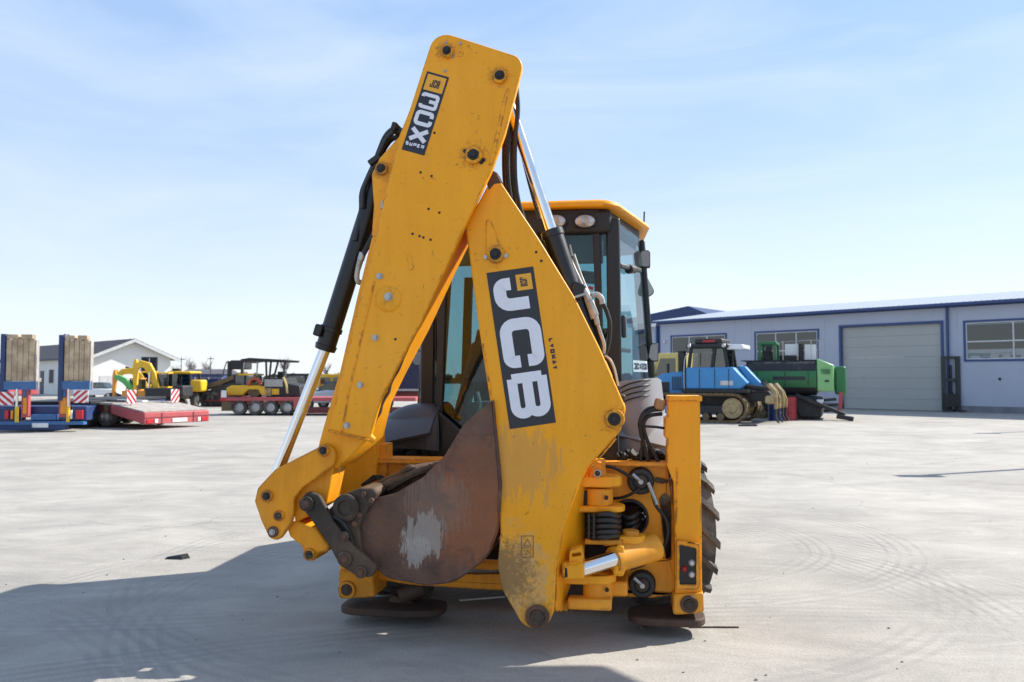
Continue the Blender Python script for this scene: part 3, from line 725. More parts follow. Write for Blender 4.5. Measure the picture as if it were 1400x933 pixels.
# ragged weld bead along the lower right edge
mb = MB(); random.seed(3); pts = []
for i in range(14):
    t = i / 13; pts.append(L(560 - 54 * t + random.uniform(-1.5, 1.5), 470 + 122 * t, DF + .05))
mb.tube(pts, .009, 6, 2); mb.build('chafed_edge', M_RUST, dipper)
mb = MB(); c = L(505, 598, DF + .02); mb.cyl(c, c + Vector((.03, .0, -.02)), .024, .018, 12); mb.build('end_stop', M_YEL, dipper, .006)
a, b = L(449, 589, DF - .004), L(505, 602, DF - .004); MB().bar(a, b, .012, .02, (0, 1, 0)).build('end_flange', M_YEL2, dipper, .003)
# decal on the dipper: stacked upright characters
fnd = quad_fn([(549, 204.5), (580, 213), (614, 106), (584, 97.5)], DF - .002, 1.0, 3.45)
panel(fnd, 0, 1, 0, 3.45, 'decal_panel', M_NAVY, dipper)
panel(fnd, .08, .92, 2.68, 3.36, 'logo_panel', M_DYEL, dipper, .001)
mb = MB()
letter(mb, '3', .10, .90, 1.90, 2.58, .150, fnd, .07)
letter(mb, 'C', .10, .90, 1.17, 1.82, .165, fnd, .12)
letter(mb, 'X', .08, .94, .44, 1.10, .18, fnd, 0)
for k, ch in enumerate('SUPER'): letter(mb, ch, .08 + k * .17, .21 + k * .17, .25, .40, .042, fnd, 0)
for i, v_ in enumerate(mb.v): mb.v[i] = (v_[0], v_[1] - .0012, v_[2])
mb.build('lettering', M_WHITE, dipper, smooth=0)
logo(fnd, .30, .74, 2.85, 3.18, dipper, False)

def weld(pts, v, r, parent, name='weld_bead'):
    mb = MB(); random.seed(len(pts)); P_ = [L(*p, v) for p in pts]; q = []
    for a_, b_ in zip(P_, P_[1:]):
        n_ = max(2, int((b_ - a_).length / .03))
        for k in range(n_): q.append(a_.lerp(b_, k / n_) + Vector((random.uniform(-.0015, .0015), 0, random.uniform(-.0015, .0015))))
    q.append(P_[-1]); mb.tube(q, r, 6, 1)
    return mb.build(name, M_BOOM, parent, smooth=80)
weld([(468, 590), (476, 540), (492, 470), (512, 385)], DF - .001, .006, dipper)
weld([(808, 640), (842, 600)], BF - .001, .006, boom); weld([(660, 470), (680, 590)], BF - .001, .005, boom)
weld([(771, 790), (771, 772), (790, 770)], -.525, .006, KP); weld([(926, 640), (924, 735)], -.102, .006, up_r)
# --- cylinders -------------------------------------------------------------------
VC = DF + .20
mb = MB(); p0, p1 = L(521, 236, VC), L(445, 476, VC); mb.cyl(p0, p1, .058, None, 24)
d = (p1 - p0).normalized(); mb.cyl(p1 - d * .02, p1 + d * .015, .066, .060, 24); mb.cyl(p1 - d * .13, p1 - d * .10, .066, None, 24)
bc = mb.build('bucket_cylinder', M_BLACK, BH, .004)
MB().cyl(p1, L(371, 668, VC), .034, None, 20).build('piston_rod', M_CHROME, bc)
mb = MB(); c = L(436, 452, VC - .05); mb.obox(c, (.05, .05, .07), (0, .3, 0)); mb.build('port_block', M_BLACK, bc, .01)
MB().tube([L(494, 352, VC - .08), L(491, 360, VC - .085), L(488, 378, VC - .085), L(490, 386, VC - .075), L(495, 386, VC - .05)], .015, 10).build('pipe_elbow', M_PIPE, bc)
MB().cyl(L(496, 346, VC - .08), L(493, 356, VC - .08), .021, None, 12).build('pipe_nut', M_ZINC, bc)
hose([(516, 306, VC - .10), (510, 322, VC - .10), (502, 338, VC - .09), (494, 352, VC - .08)], .017, bc)
hose([(550, 180, VC - .05), (540, 176, VC - .04), (528, 186, VC - .02), (519, 206, VC), (513, 222, VC), (503, 244, VC), (495, 265, VC - .02), (494, 290, VC - .03), (486, 330, VC - .06)], .017, bc)
hose([(548, 188, VC), (536, 190, VC + .02), (526, 202, VC + .03), (514, 226, VC + .04), (508, 252, VC + .04), (500, 290, VC + .05)], .017, bc)
hose([(552, 182, VC - .10), (541, 179, VC - .09), (529, 190, VC - .06), (519, 210, VC - .06), (510, 232, VC - .06), (498, 258, VC - .06), (496, 285, VC - .07)], .014, bc)
mb = MB(); c = L(516, 222, VC - .02); mb.obox(c, (.08, .14, .035), (0, -.6, 0)); mb.build('hose_clip', M_PLAST, bc, .006)
c = L(543, 178, VC - .06); MB().obox(c, (.03, .16, .05), (0, .3, 0)).build('hose_clip', M_PLAST, bc, .006)

VB = BF + .13
p0, p1 = L(684, 106, VB), L(755, 318, VB)
mb = MB(); mb.cyl(p1, L(838, 571, VB), .060, None, 26); d = (p1 - p0).normalized(); mb.cyl(p1 - d * .012, p1 + d * .03, .066, None, 26)
dc = mb.build('dipper_cylinder', M_BLACK, BH, .004)
MB().cyl(p0, p1, .033, None, 22).build('piston_rod', M_CHROME, dc)
mb = MB(); c = L(790, 398, VB - .05); mb.obox(c, (.07, .08, .09), (0, .35, 0)); mb.build('port_block', M_BLACK, dc, .012)
MB().bar(L(776, 410, VB - .1), L(800, 402, VB - .1), .012, .02, (0, 1, 0)).build('clip_strap', M_ZINC, dc)
# steel pipes and hoses that run down beside the boom
MB().cyl(L(775, 336, VB + .02), L(778, 352, VB + .02), .024, .027, 14).build('hose_end', M_PLAST, dc)
mb = MB(); mb.tube([L(777, 350, VB), L(784, 366, VB), L(795, 390, VB - .01), L(801, 404, VB - .02)], .012, 8); mb.build('pipe', M_PIPE, dc)
mb = MB(); mb.tube([L(784, 348, VB + .04), L(792, 372, VB + .04), L(800, 392, VB + .02), L(806, 405, VB)], .010, 8); mb.build('pipe', M_PIPE, dc)
mb = MB()
for (a, b, r) in (((797, 396), (806, 412), .022), ((806, 412), (814, 432), .025), ((802, 408), (812, 436), .018), ((813, 428), (817, 444), .017)): mb.cyl(L(*a, VB - .03), L(*b, VB - .03), r, None, 6)
mb.build('pipe_union', M_PIPE, dc, .003)
MB().cyl(L(805, 393, VB), L(811, 395, VB), .010, None, 8).build('red_cap', M_RED, dc)
MB().tube([L(808, 404, VB - .01), L(816, 403, VB), L(822, 408, VB), L(824, 416, VB)], .016, 8).build('pipe_elbow', M_PIPE, dc)
hose([(824, 414, VB), (830, 428, VB + .02), (834, 445, VB + .03), (832, 470, VB + .04), (826, 490, VB + .05), (826, 510, VB + .06)], .013, dc)
hose([(816, 440, VB - .02), (821, 456, VB - .02), (826, 472, VB - .01), (825, 488, VB), (829, 505, VB), (838, 530, VB + .02)], .010, dc, M_PIPE)
hose([(812, 436, VB), (818, 458, VB), (822, 480, VB), (826, 500, VB), (836, 520, VB + .02), (846, 545, VB + .05)], .013, dc)
hose([(826, 486, VB), (833, 494, VB - .02), (839, 508, VB - .02), (844, 530, VB - .01), (848, 548, VB)], .014, dc)
MB().tube([L(827, 487, VB - .01), L(834, 492, VB - .03), L(840, 505, VB - .03), L(845, 528, VB - .02)], .008, 8).build('pipe', M_PIPE, dc)
MB().obox(L(848, 546, VB), (.05, .06, .06), (0, .3, 0)).build('hose_end', M_PLAST, dc, .01)
for dx, dv, r in ((0, 0, .016), (6, .05, .016), (10, -.03, .014), (-4, .08, .015)):
    hose([(704 + dx * .2, 118, VB + dv), (698 + dx, 150, VB + dv), (694 + dx, 195, VB + dv), (694 + dx, 240, VB + dv), (698 + dx, 272, VB + dv + .04), (706 + dx, 300, VB + dv + .08)], r, dipper)
hose([(704, 160, VB + .1), (712, 200, VB + .1), (724, 250, VB + .1), (738, 300, VB + .1)], .013, dipper)

# --- bucket linkage -----------------------------------------------------------------
VL = DF - .02
tip_o = [(433, 613), (444, 605, 14), (459, 617, 12), (457, 636, 12), (430, 656, 14), (414, 666, 16), (402, 682, 14), (401, 700, 12), (397, 718, 10), (381, 740, 10), (368, 736, 8), (357, 712), (348, 686, 10), (352, 668, 10), (376, 642)]
lever = plate(tip_o, VL, .04, n=5).build('tipping_lever', M_YEL2, BH, .006)
plate(tip_o, VL + .30, .04, n=5).build('far_lever', M_YEL2, lever, .006)
ring_pin(443, 616, VL, 9, lever, m1=M_YEL2); ring_pin(366, 678, VL, 9, lever, m1=M_YEL2)
ring_pin(382, 705, VL, 8, lever, m1=M_YEL2, m2=M_DARKST); ring_pin(374, 727, VL, 8, lever, m1=M_RUST, m2=M_ZINC)
mb = MB(); mb.cyl(L(371, 672, VL + .04), L(371, 672, VL + .30), .05, None, 18); mb.build('cross_tube', M_YEL2, lever)
plate([(414, 650, 4), (442, 622), (456, 640), (446, 690), (404, 716), (398, 690)], VL + .06, .22).build('dipper_nose', M_YEL2, dipper, .010)
plate([(392, 722, 6), (402, 712, 5), (432, 722, 5), (450, 746), (448, 755, 4), (434, 757), (428, 770, 8), (416, 764, 8), (413, 748, 6), (396, 734)], VL + .05, .22).build('tipping_link', M_YEL2, BH, .010)
ring_pin(424, 758, VL + .05, 9, lever, m1=M_YEL2, m2=M_DARKST)
# quick hitch, greasy and dark
qh_o = [(412, 683, 8), (420, 671, 8), (436, 678, 8), (456, 714, 10), (484, 748), (516, 775, 6), (508, 790, 8), (488, 788), (465, 774), (446, 740), (417, 700, 10)]
hitch = plate(qh_o, VL - .01, .04, n=5).build('quick_hitch', M_DARKST, BH, .006)
plate(qh_o, VL + .33, .04, n=5).build('far_hitch_plate', M_DARKST, hitch, .006)
plate([(446, 700), (470, 676, 6), (492, 668, 8), (520, 668, 10), (506, 690), (490, 720), (496, 760), (478, 752)], VL + .04, .27).build('hitch_body', M_DARKST, hitch, .01)
for q, r in (((420, 689), 11), ((472, 764), 11), ((494, 782), 9), ((472, 733), 7)):
    ring_pin(*q, VL - .01, r, hitch, m1=M_DARKST, m2=M_RUST)
mb = MB(); mb.cyl(L(470, 618, VL + .18), L(447, 684, VL + .18), .018, None, 14); mb.build('hitch_rod', M_CHROME, hitch)
mb = MB(); mb.cyl(L(477, 588, VL + .2), L(462, 628, VL + .2), .034, None, 14); mb.build('hitch_cylinder', M_DARKST, hitch)
# mud-caked tangle of hitch jaw and fittings behind the bucket
mb = plate([(494, 670, 4), (520, 656, 8), (556, 640, 10), (598, 634, 6), (606, 642, 4), (586, 656, 10), (548, 678, 10), (512, 692, 6)], -.36, .26); mb.build('hitch_jaw', M_DARKST, hitch, .018, 3)
for (a_, b_, r_) in (((508, 676), (560, 652), .022), ((530, 668), (590, 640), .026), ((548, 648), (570, 640), .018)):
    MB().tube([L(*a_, -.40), L((a_[0] + b_[0]) / 2, (a_[1] + b_[1]) / 2 - 4, -.42), L(*b_, -.40)], r_, 8).build('jaw_hose', M_DARKST, hitch)
for q in ((524, 668), (556, 656), (584, 646)): c = L(*q, -.36); MB().cyl(c, c + Vector((0, -.03, 0)), .026, .022, 6).build('jaw_bolt', M_RUST, hitch)
for px in (512, 516, 520):
    hose([(494, 664, -.14), (px - 6, 655, -.12), (px, 651, -.12), (px + 8, 656, -.12), (534, 664, -.1)], .008, hitch)

c = L(474, 694, VL + .03); MB().lathe([(.075, .02), (.075, -.02), (.062, -.03), (.045, -.03), (.04, -.015), (0, -.015)], c, 'y', 24).build('hitch_boss', M_DARKST, hitch)
for q in ((498, 676), (508, 684), (486, 716), (492, 704)): c = L(*q, VL + .04); MB().cyl(c, c + Vector((0, -.018, 0)), .016, None, 6).build('hitch_bolt', M_RUST, hitch)
MB().tube([L(456, 706, VL + .02), L(470, 716, VL), L(480, 734, VL + .01), L(484, 752, VL + .03)], .012, 8).build('hitch_hose', M_RUBH, hitch)
# --- bucket -------------------------------------------------------------------------
VBK = DF + .06
sh = rpoly([(672, 548), (677, 600, 60), (682, 664, 60), (680, 722, 60), (664, 764, 50), (620, 796, 50), (582, 800, 40), (530, 790, 30), (505, 771, 14), (481, 740, 14), (478, 724, 14), (486, 702, 12), (504, 684, 14)], 6)
mouth = rpoly([(504, 684), (540, 675, 40), (578, 653, 40), (608, 623, 40), (634, 580, 40), (672, 548)], 6)
side = sh + mouth[1:-1]
WB = .52
sidep = MB().prism([L(*p, VBK) for p in side], (0, .022, 0)).build('bucket', M_BUCK, BH, .004)
MB().prism([L(*p, VBK) + Vector((0, WB - .022, 0)) for p in side], (0, .022, 0)).build('far_side_plate', M_BUCK, sidep, .004)
rows = [[L(*p, VBK) + Vector((0, .021 + (WB - .043) * k / 4, 0)) for k in range(5)] for p in sh]
MB().sheet(rows).build('bucket_shell', M_BUCK, sidep, 0, solid=.018)
rows = [[L(*p, VBK) + Vector((0, -.006 + (WB + .012) * k / 2, 0)) for k in range(3)] for p in [(668, 552), (674, 549), (682, 640), (684, 664), (682, 700)]]
MB().sheet(rows).build('cutting_edge', M_RUST, sidep, .004, solid=.016)
M_BRN0 = mat('brown_cab_trim', (.07, .05, .04), .7)
# --- cab ------------------------------------------------------------------------------
CX = -.05
VR, VM, VF = .60, 1.55, 2.05                     # rear wall, door post, windscreen
WR, WM, WF = .66, .97, .92
ZF, ZT = 1.02, 2.70
plan = [(-WR, VR), (WR, VR), (WM, VM), (WF, VF), (-WF, VF), (-WM, VM)]
def pp(i, z, k=1.0):
    x, y = plan[i % 6]; k = 1 - (1 - k) * (.3 if i % 6 in (0, 1) else 2.3); return Vector((CX + x * k, VR + (y - VR), z))
mb = MB(); low = [pp(i, .92) for i in range(6)]; mb.prism(low, (0, 0, .10)); cab = mb.build('cab', M_BLACK, BH, .02)
mb = MB(); mb.box(CX - WR, CX + WR, VR - .005, VR + .05, 1.02, 1.17); mb.build('rear_sill', M_BLACK, cab, .015)
# posts
def post(name, i, w, d, z0=ZF, z1=ZT, lean=.95, parent=cab):
    a, b = pp(i, z0), pp(i, z1, lean); return MB().bar(a, b, w, d, (0, 1, 0)).build(name, M_BLACK, parent, .014)
for i in (0, 1): post('rear_post', i, .095, .07)
for i in (2, 5): post('door_post', i, .05, .06)
for i in (3, 4): post('front_post', i, .06, .06)
for i, w in ((0, .045), (1, .045)):
    s = 1 if i else -1; a, b = Vector((CX + s * (WR - .085), VR - .02, 1.15)), Vector((CX + s * (WR * .95 - .09), VR - .02, 2.60)); MB().bar(a, b, .05, .03, (0, 1, 0)).build('window_frame', M_PLAST, cab, .008)
# panes
def pane(name, i, j, z0, z1, k1=.95, m=None, off=0):
    a, b = pp(i, z0), pp(j, z0); c, d = pp(j, z1, k1), pp(i, z1, k1); n = (b - a).cross(Vector((0, 0, 1))).normalized() * .006
    return MB().prism([a + n, b + n, c + n, d + n], -n * 1.2).build(name, m or M_GLASS, cab, smooth=0)
pane('rear_window', 0, 1, 1.17, 2.60); pane('side_window', 1, 2, ZF + .02, ZT, m=M_GLASSC); pane('side_window', 5, 0, ZF + .02, ZT)
pane('door_window', 2, 3, ZF + .02, ZT, m=M_GLASSC); pane('door_window', 4, 5, ZF + .02, ZT); pane('windscreen', 3, 4, 1.25, ZT)
# header with the work lamps
mb = MB(); mb.box(CX - WR * .97, CX + WR * .97, VR - .06, VR + .10, 2.595, 2.758); hd = mb.build('rear_header', M_PLAST, cab, .03, 3)
def lamp(px, py, rx, rz):
    c = L(px, py, VR - .075); vs, fs = [], []; n, ks = 24, [(1.0, 0), (1.0, -.02), (.86, -.028), (.6, -.045), (0.01, -.052)]
    s = 6.0 / F_PX; mb = MB(); rows = []
    for (q, h) in ks: rows.append([(c.x + rx * s * q * math.cos(2 * math.pi * i / n), c.y + h, c.z + rz * s * q * math.sin(2 * math.pi * i / n)) for i in range(n + 1)])
    mb.sheet(rows[2:]); o = mb.build('work_lamp', M_LENS, cab)
    MB().sheet(rows[:3]).build('lamp_bezel', M_PLAST, o)
    mb = MB(); mb.lathe([(.030, -.050), (.022, -.056), (.0, -.050)], c, 'y', 14); mb.build('lamp_bulb', M_ZINC, o)
for px in (760, 800): lamp(px, 303.5, 15, 9.5)
c0 = L(762, 303.5, VR - .075).x - CX; 
for px in (625, 665): lamp(px, 304.5, 15, 9.5)
# roof: rounded slab with a down-turned lip
def roof_ring(off, z): 
    pts = [(-WR + .03 - off, VR - .10 - off * .6), (WR - .03 + off, VR - .10 - off * .6), (WM * .90 + off, VM - .12), (WF * .90 + off, VF + .10 + off), (-WF * .9 - off, VF + .10 + off), (-WM * .9 - off, VM - .12)]
    return [Vector((CX + x, y, z)) for x, y in rpoly([(p[0], p[1], .12) for p in pts], 5)]
rings = [roof_ring(.0, 2.762), roof_ring(.03, 2.764), roof_ring(.045, 2.775), roof_ring(.04, 2.795), roof_ring(.0, 2.815), roof_ring(-.12, 2.828), roof_ring(-.35, 2.835)]
mb = MB(); n = len(rings[0]); vs = [p for r in rings for p in r]
fs = [(k * n + i, k * n + (i + 1) % n, (k + 1) * n + (i + 1) % n, (k + 1) * n + i) for k in range(len(rings) - 1) for i in range(n)]
fs += [tuple(range(n)), tuple(reversed(range((len(rings) - 1) * n, len(rings) * n)))]
mb.add(vs, fs); roof = mb.build('cab_roof', M_YEL, cab, smooth=50)
q = [Vector((p.x * .985 + CX * .015, p.y + .03, 2.665)) for p in roof_ring(-.02, 0)]
MB().prism(q, (0, 0, .098)).build('roof_lining', M_PLAST, cab, .01)
mb = MB(); mb.cyl((CX + WM * .9, VM - .25, 2.79), (CX + WM * .9 + .004, VM - .25, 2.88), .006, None, 8); mb.build('aerial', M_PLAST, roof)
# inside
mb = MB(); mb.box(CX - .24, CX + .24, 1.15, 1.62, 1.30, 1.42); seat = mb.build('seat', M_SEAT, cab, .04, 3)
MB().obox((CX, 1.13, 1.72), (.46, .13, .62), (-.12, 0, 0)).build('seat_back', M_SEAT, seat, .05, 3)
MB().obox((CX, 1.09, 2.10), (.28, .09, .18), (-.12, 0, 0)).build('headrest', M_SEAT, seat, .04, 3)
MB().box(CX - .18, CX + .18, 1.2, 1.55, 1.02, 1.30).build('seat_base', M_PLAST, seat, .02)
mb = MB(); mb.obox((CX, 1.82, 1.32), (.30, .26, .62), (.25, 0, 0)); dash = mb.build('dashboard', M_BEIGE, cab, .03)
mb = MB()
cc = Vector((CX, 1.68, 1.78)); pts = [cc + Vector((.19 * math.cos(t), .08 * math.sin(t), .17 * math.sin(t))) for t in [2 * math.pi * i / 20 for i in range(21)]]
mb.tube(pts, .014, 8, 1); mb.bar(cc + Vector((-.18, 0, 0)), cc + Vector((.18, 0, 0)), .03, .02); mb.cyl(cc, cc + Vector((0, .12, -.3)), .03, None, 10)
mb.build('steering_wheel', M_PLAST, dash)
for sx in (-.34, .34):
    mb = MB(); mb.box(CX + sx - .1, CX + sx + .1, .85, 1.5, 1.02, 1.42); o = mb.build('side_console', M_BEIGE, cab, .03)
    mb = MB(); mb.cyl((CX + sx, .92, 1.42), (CX + sx * .96, .86, 1.66), .011, None, 8); mb.lathe([(0, -.03), (.025, -.02), (.03, 0), (.022, .03), (0, .04)], (CX + sx * .96, .86, 1.68), 'z', 12); mb.build('control_lever', M_PLAST, o)
mb = MB(); mb.tube([(CX - .42, .72, 1.12), (CX - .38, .70, 1.25), (CX - .3, .70, 1.38), (CX - .32, .72, 1.5)], .012, 8); mb.build('grab_handle', M_ZINC, cab)
mb = MB(); mb.tube([(CX - .585, .63, 2.05), (CX - .60, .60, 1.98), (CX - .595, .60, 1.75), (CX - .585, .63, 1.70)], .012, 8); mb.build('grab_rail', M_PLAST, cab)
MB().box(CX - .60, CX + .60, VR + .005, VR + .012, 1.585, 1.60).build('window_joint', M_PLAST, cab)
a, b = L(634, 600, 1.98), L(641, 380, 1.98); MB().bar(a, b, .07, .05, (0, 1, 0)).build('inner_post', M_PLAST, cab)
MB().bar(L(622, 600, 1.2), L(655, 470, 1.3), .10, .16, (0, 1, 0)).build('gear_console', M_BRN0, cab, .03)
# sun blind and inside mirror at the top of the rear glass
MB().box(CX - .56, CX + .58, VR + .05, VR + .09, 2.40, 2.62).build('sun_blind', M_BEIGE, cab, .01)
MB().obox((CX + .42, VR + .25, 2.33), (.22, .05, .09), (0, .1, 0)).build('inside_mirror', M_PLAST, cab, .02)
# right side: handle, latch, door bar and window sticker
def on_side(t, z, out=.012):
    a, b = pp(1, z, 1 - .05 * (z - ZF) / (ZT - ZF)), pp(2, z, 1 - .05 * (z - ZF) / (ZT - ZF)); n = Vector(((b - a).y, -(b - a).x, 0)).normalized()
    return a.lerp(b, t) + n * out
MB().bar(on_side(.05, 2.38, .03), on_side(.62, 2.41, .05), .03, .035).build('rail_handle', M_PLAST, cab, .01)
MB().cyl(on_side(.28, 2.38, .04), on_side(.42, 2.395, .05), .035, .03, 10).build('handle_grip', M_PLAST, cab, .01)
MB().bar(on_side(.14, 1.88, .03), on_side(.14, 2.04, .03), .035, .04, (0, 1, 0)).build('door_handle', M_DGREY, cab, .012)
MB().bar(on_side(.04, 1.80, .0), on_side(.5, 1.80, -.03), .02, .03).build('inner_latch', M_PLAST, cab, .006)
def sfn(s, t, lift=0): return on_side(.44 + .40 * s / 3.6, 1.645 + .085 * t, .010 + lift)
MB().prism([sfn(0, 0), sfn(3.6, 0), sfn(3.6, 1), sfn(0, 1)], (0, -.001, 0)).build('window_sticker', M_WHITE, cab, smooth=0)
mb = MB()
for k, ch in enumerate('3CX'): letter(mb, ch, .2 + k * .62, .7 + k * .62, .22, .78, .16, lambda s, t, l=0: sfn(s, t, .003 + l), 0)
for k, ch in enumerate('ECO'): letter(mb, ch, 2.06 + k * .48, 2.46 + k * .48, .22, .78, .14, lambda s, t, l=0: sfn(s, t, .003 + l), 0)
mb.build('sticker_lettering', M_NAVY, cab, smooth=0)
# mirrors on the door side
def mirror(px, py, v, w, h, name='wing_mirror', m=None, tilt=.1):
    c = L(px, py, v); s = (5.2 + v) / F_PX; w *= s; h *= s
    out = rpoly([(-w / 2, -h * .30, w * .3), (-w * .1, -h / 2, w * .3), (w / 2, -h / 2, w * .12), (w / 2, h / 2, w * .2), (-w * .25, h / 2, w * .3)], 5)
    o = MB().prism([c + Vector((x, tilt * x, z)) for x, z in out], (0, .07, 0)).build(name, M_PLAST, cab, .015, 3)
    out2 = [(x * .84, z * .88) for x, z in out]
    MB().prism([c + Vector((x, tilt * x - .003, z)) for x, z in out2], (0, .002, 0)).build('mirror_glass', m or M_MIRR, o, smooth=0)
    return o
m1 = mirror(880, 354, 1.5, 18, 24); m2 = mirror(893, 482, 1.5, 14, 25)
MB().cyl(L(878, 350, 1.53), L(872, 330, 1.53), .012, None, 8).build('mirror_arm', M_PLAST, m1)
MB().cyl(L(893, 480, 1.53), L(886, 465, 1.53), .012, None, 8).build('mirror_arm', M_PLAST, m2)
q = rpoly([(881, 371), (896, 400, 6), (886, 407, 4), (882, 404)], 4)
o = MB().prism([L(*p, 1.55) for p in q], (0, .03, 0)).build('quarter_mirror', M_PLAST, cab, .008)
ctr = Vector((887, 394))
MB().prism([L(ctr.x + (p[0] - ctr.x) * .85, ctr.y + (p[1] - ctr.y) * .88, 1.547) for p in q], (0, .002, 0)).build('mirror_glass', mat('mirror_glass_grey', (0.36, 0.40, 0.38), .15, .3, .05), o, smooth=0)
# left mirror seen past the dipper
mirror(570, 490, 1.6, 14, 22)
# --- fenders --------------------------------------------------------------------------
def fender(side, m):
    x0, x1 = side * .62, side * 1.13; rows = []
    yc, zc = .74, .58
    for i in range(15):
        t = R(48 + 100 * i / 14); r = .74
        y, z = yc - r * math.cos(t), zc + r * math.sin(t) * 1.0
        row = [(x0 * .98, y + .02, min(z + .10, 1.75)), (side * .80, y, z + .06), (side * 1.02, y, z + .01), (x1, y + .01, z - .05), (x1 + side * .015, y + .02, z - .10)]
        rows.append(row)
    o = MB().sheet(rows).build('rear_fender', m, BH, smooth=60, solid=.02)
    return o
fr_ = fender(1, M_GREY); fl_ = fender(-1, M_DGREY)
# cowl with louvres on the right side behind the door
cowl = [(838, 522), (895, 516), (900, 545), (914, 600, 10), (910, 632), (838, 632)]
ck = MB()
rows = []
for i in range(10):
    t = i / 9; py = 520 + 108 * t
    rows.append([L(838 - 4 * t, py + 4, .35 + .0 * t), L(858, py, .34 - .10 * t), L(882 + 3 * t, py - 2 + 6 * t, .36 - .12 * t), L(897 + 12 * t, py - 3 + 8 * t, .52 - .12 * t), L(902 + 14 * t, py + 8 * t, .75)])
cw = ck.sheet(rows).build('side_cowl', M_GREY, BH, smooth=60, solid=.02)
for i in range(4):
    t = .03 + i * .065; py = 520 + 108 * t
    MB().tube([L(846, py + 9, .325 - .10 * t), L(860, py + 2, .315 - .10 * t), L(882, py - 3, .33 - .12 * t), L(892, py - 4, .47)], .0055, 6).build('louver', M_PLAST, cw)
# left corner cover, dark, beside the rear window
c_ = L(596, 612, .60); rx_, rz_, rv_ = .42, .295, .20; rows = []
for i in range(13):
    th = R(90 * i / 12); ce, se = math.cos(th) ** .75, math.sin(th) ** .85
    rows.append([(c_.x - rx_ * ce * math.cos(f) if f < math.pi / 2 else c_.x - rx_ * ce * math.cos(f) * .2, c_.y - rv_ * math.sin(f) * ce ** .6, c_.z + rz_ * se + .015 * math.cos(f)) for f in [R(150 * j / 14) - .35 for j in range(15)]])
mb = MB(); mb.sheet(rows); mb.build('corner_cover', M_DGREY, fl_, smooth=80, solid=.012)
plate([(596, 560), (640, 598), (640, 632), (590, 632), (585, 600)], .50, .05).build('lower_panel', M_BLACK, cab, .01)
# hose cluster above the right clamp
for pts, r in (([(905, 560, -.02), (890, 562, -.05), (878, 572, -.06), (876, 590, -.05), (882, 612, -.03), (886, 632, -.02)], .012), ([(905, 566, -.02), (888, 569, -.04), (880, 580, -.05), (884, 600, -.04), (894, 620, -.02), (900, 632, -.02)], .012),
               ([(910, 586, -.02), (896, 584, -.03), (880, 583, -.05)], .008), ([(906, 556, 0), (884, 560, -.03), (874, 578, -.04), (878, 600, -.02), (876, 632, -.01)], .010)):
    hose(pts, r, up_r)
mb = MB(); c = L(902, 553, -.02); mb.obox(c, (.06, .08, .07), (0, .25, .2)); mb.build('valve_cap', mat('tan_plastic', (0.38, 0.24, 0.12), .55), up_r, .015)
mb = MB(); random.seed(9)
for i in range(14):
    c = L(832 + i * 5.5, 628 - random.uniform(0, 8), .1 + random.uniform(-.05, .1)); mb.obox(c, (random.uniform(.03, .07), .06, random.uniform(.02, .07)), (random.random(), random.random(), random.random()))
mb.build('valve_bank', M_SHAD, frame, .006)
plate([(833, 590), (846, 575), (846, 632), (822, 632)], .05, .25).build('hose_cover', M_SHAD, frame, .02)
# --- wheels ---------------------------------------------------------------------------
def tyre_mesh(rad, w, lugs, name):
    mb = MB(); h = w / 2
    prof = [(rad * .60, -h * .72), (rad * .70, -h * .98), (rad * .84, -h), (rad * .92, -h * .92), (rad * .945, -h * .5), (rad * .95, 0), (rad * .945, h * .5), (rad * .92, h * .92), (rad * .84, h), (rad * .70, h * .98), (rad * .60, h * .72)]
    mb.lathe(prof, (0, 0, 0), 'x', 48)
    for s in (-1, 1):
        for i in range(lugs):
            t0 = 2 * math.pi * (i + (.5 if s > 0 else 0)) / lugs; sec = []
            for k in range(5):
                u = k / 4; x = s * (h * (.04 + 1.0 * u)); t = t0 + .34 * u * 1.1
                ro = rad * (1.0 if u < .9 else .965); ri = rad * (.93 - .10 * max(0, u - .7))
                wd = .045 + .012 * u
                if u > .9: x = s * h * 1.01
                q = []
                for rr, da in ((ri, -wd * 1.15), (ro, -wd * .8), (ro, wd * .8), (ri, wd * 1.15)):
                    q.append((x, rr * math.cos(t + da), rr * math.sin(t + da)))
                sec.append(q)
            vs = [p for q in sec for p in q]; fs = [(0, 1, 2, 3), (16, 19, 18, 17)]
            for k in range(4):
                for e in range(4): fs.append((k * 4 + e, k * 4 + (e + 1) % 4, k * 4 + 4 + (e + 1) % 4, k * 4 + 4 + e))
            mb.add(vs, fs)
    return mb.mesh(name, [M_TYRE], 35)
def rim_mesh(rad, w, name, m):
    mb = MB(); h = w / 2
    mb.lathe([(rad * .62, -h * .74), (rad * .58, -h * .74), (rad * .54, -h * .4), (rad * .50, h * .1), (rad * .2, h * .2), (rad * .16, h * .35), (0, h * .35)], (0, 0, 0), 'x', 32)
    mb.lathe([(rad * .62, h * .74), (rad * .58, h * .74), (rad * .55, h * .4), (rad * .52, h * .25)], (0, 0, 0), 'x', 32)
    for i in range(8):
        t = 2 * math.pi * i / 8; mb.cyl((h * .18, rad * .3 * math.cos(t), rad * .3 * math.sin(t)), (h * .30, rad * .3 * math.cos(t), rad * .3 * math.sin(t)), rad * .03, None, 6)
    return mb.mesh(name, [m], 35)
M_RIM = mat('white_wheel_rim', (.55, .55, .53), .5, 0, .1, 5, 0, 1, .4, (.2, .17, .14))
tm, rm = tyre_mesh(.52, .42, 17, 'rear_tyre'), rim_mesh(.52, .42, 'rear_rim', M_RIM)
tf, rf_ = tyre_mesh(.50, .32, 18, 'front_tyre'), rim_mesh(.50, .32, 'front_rim', M_RIM)
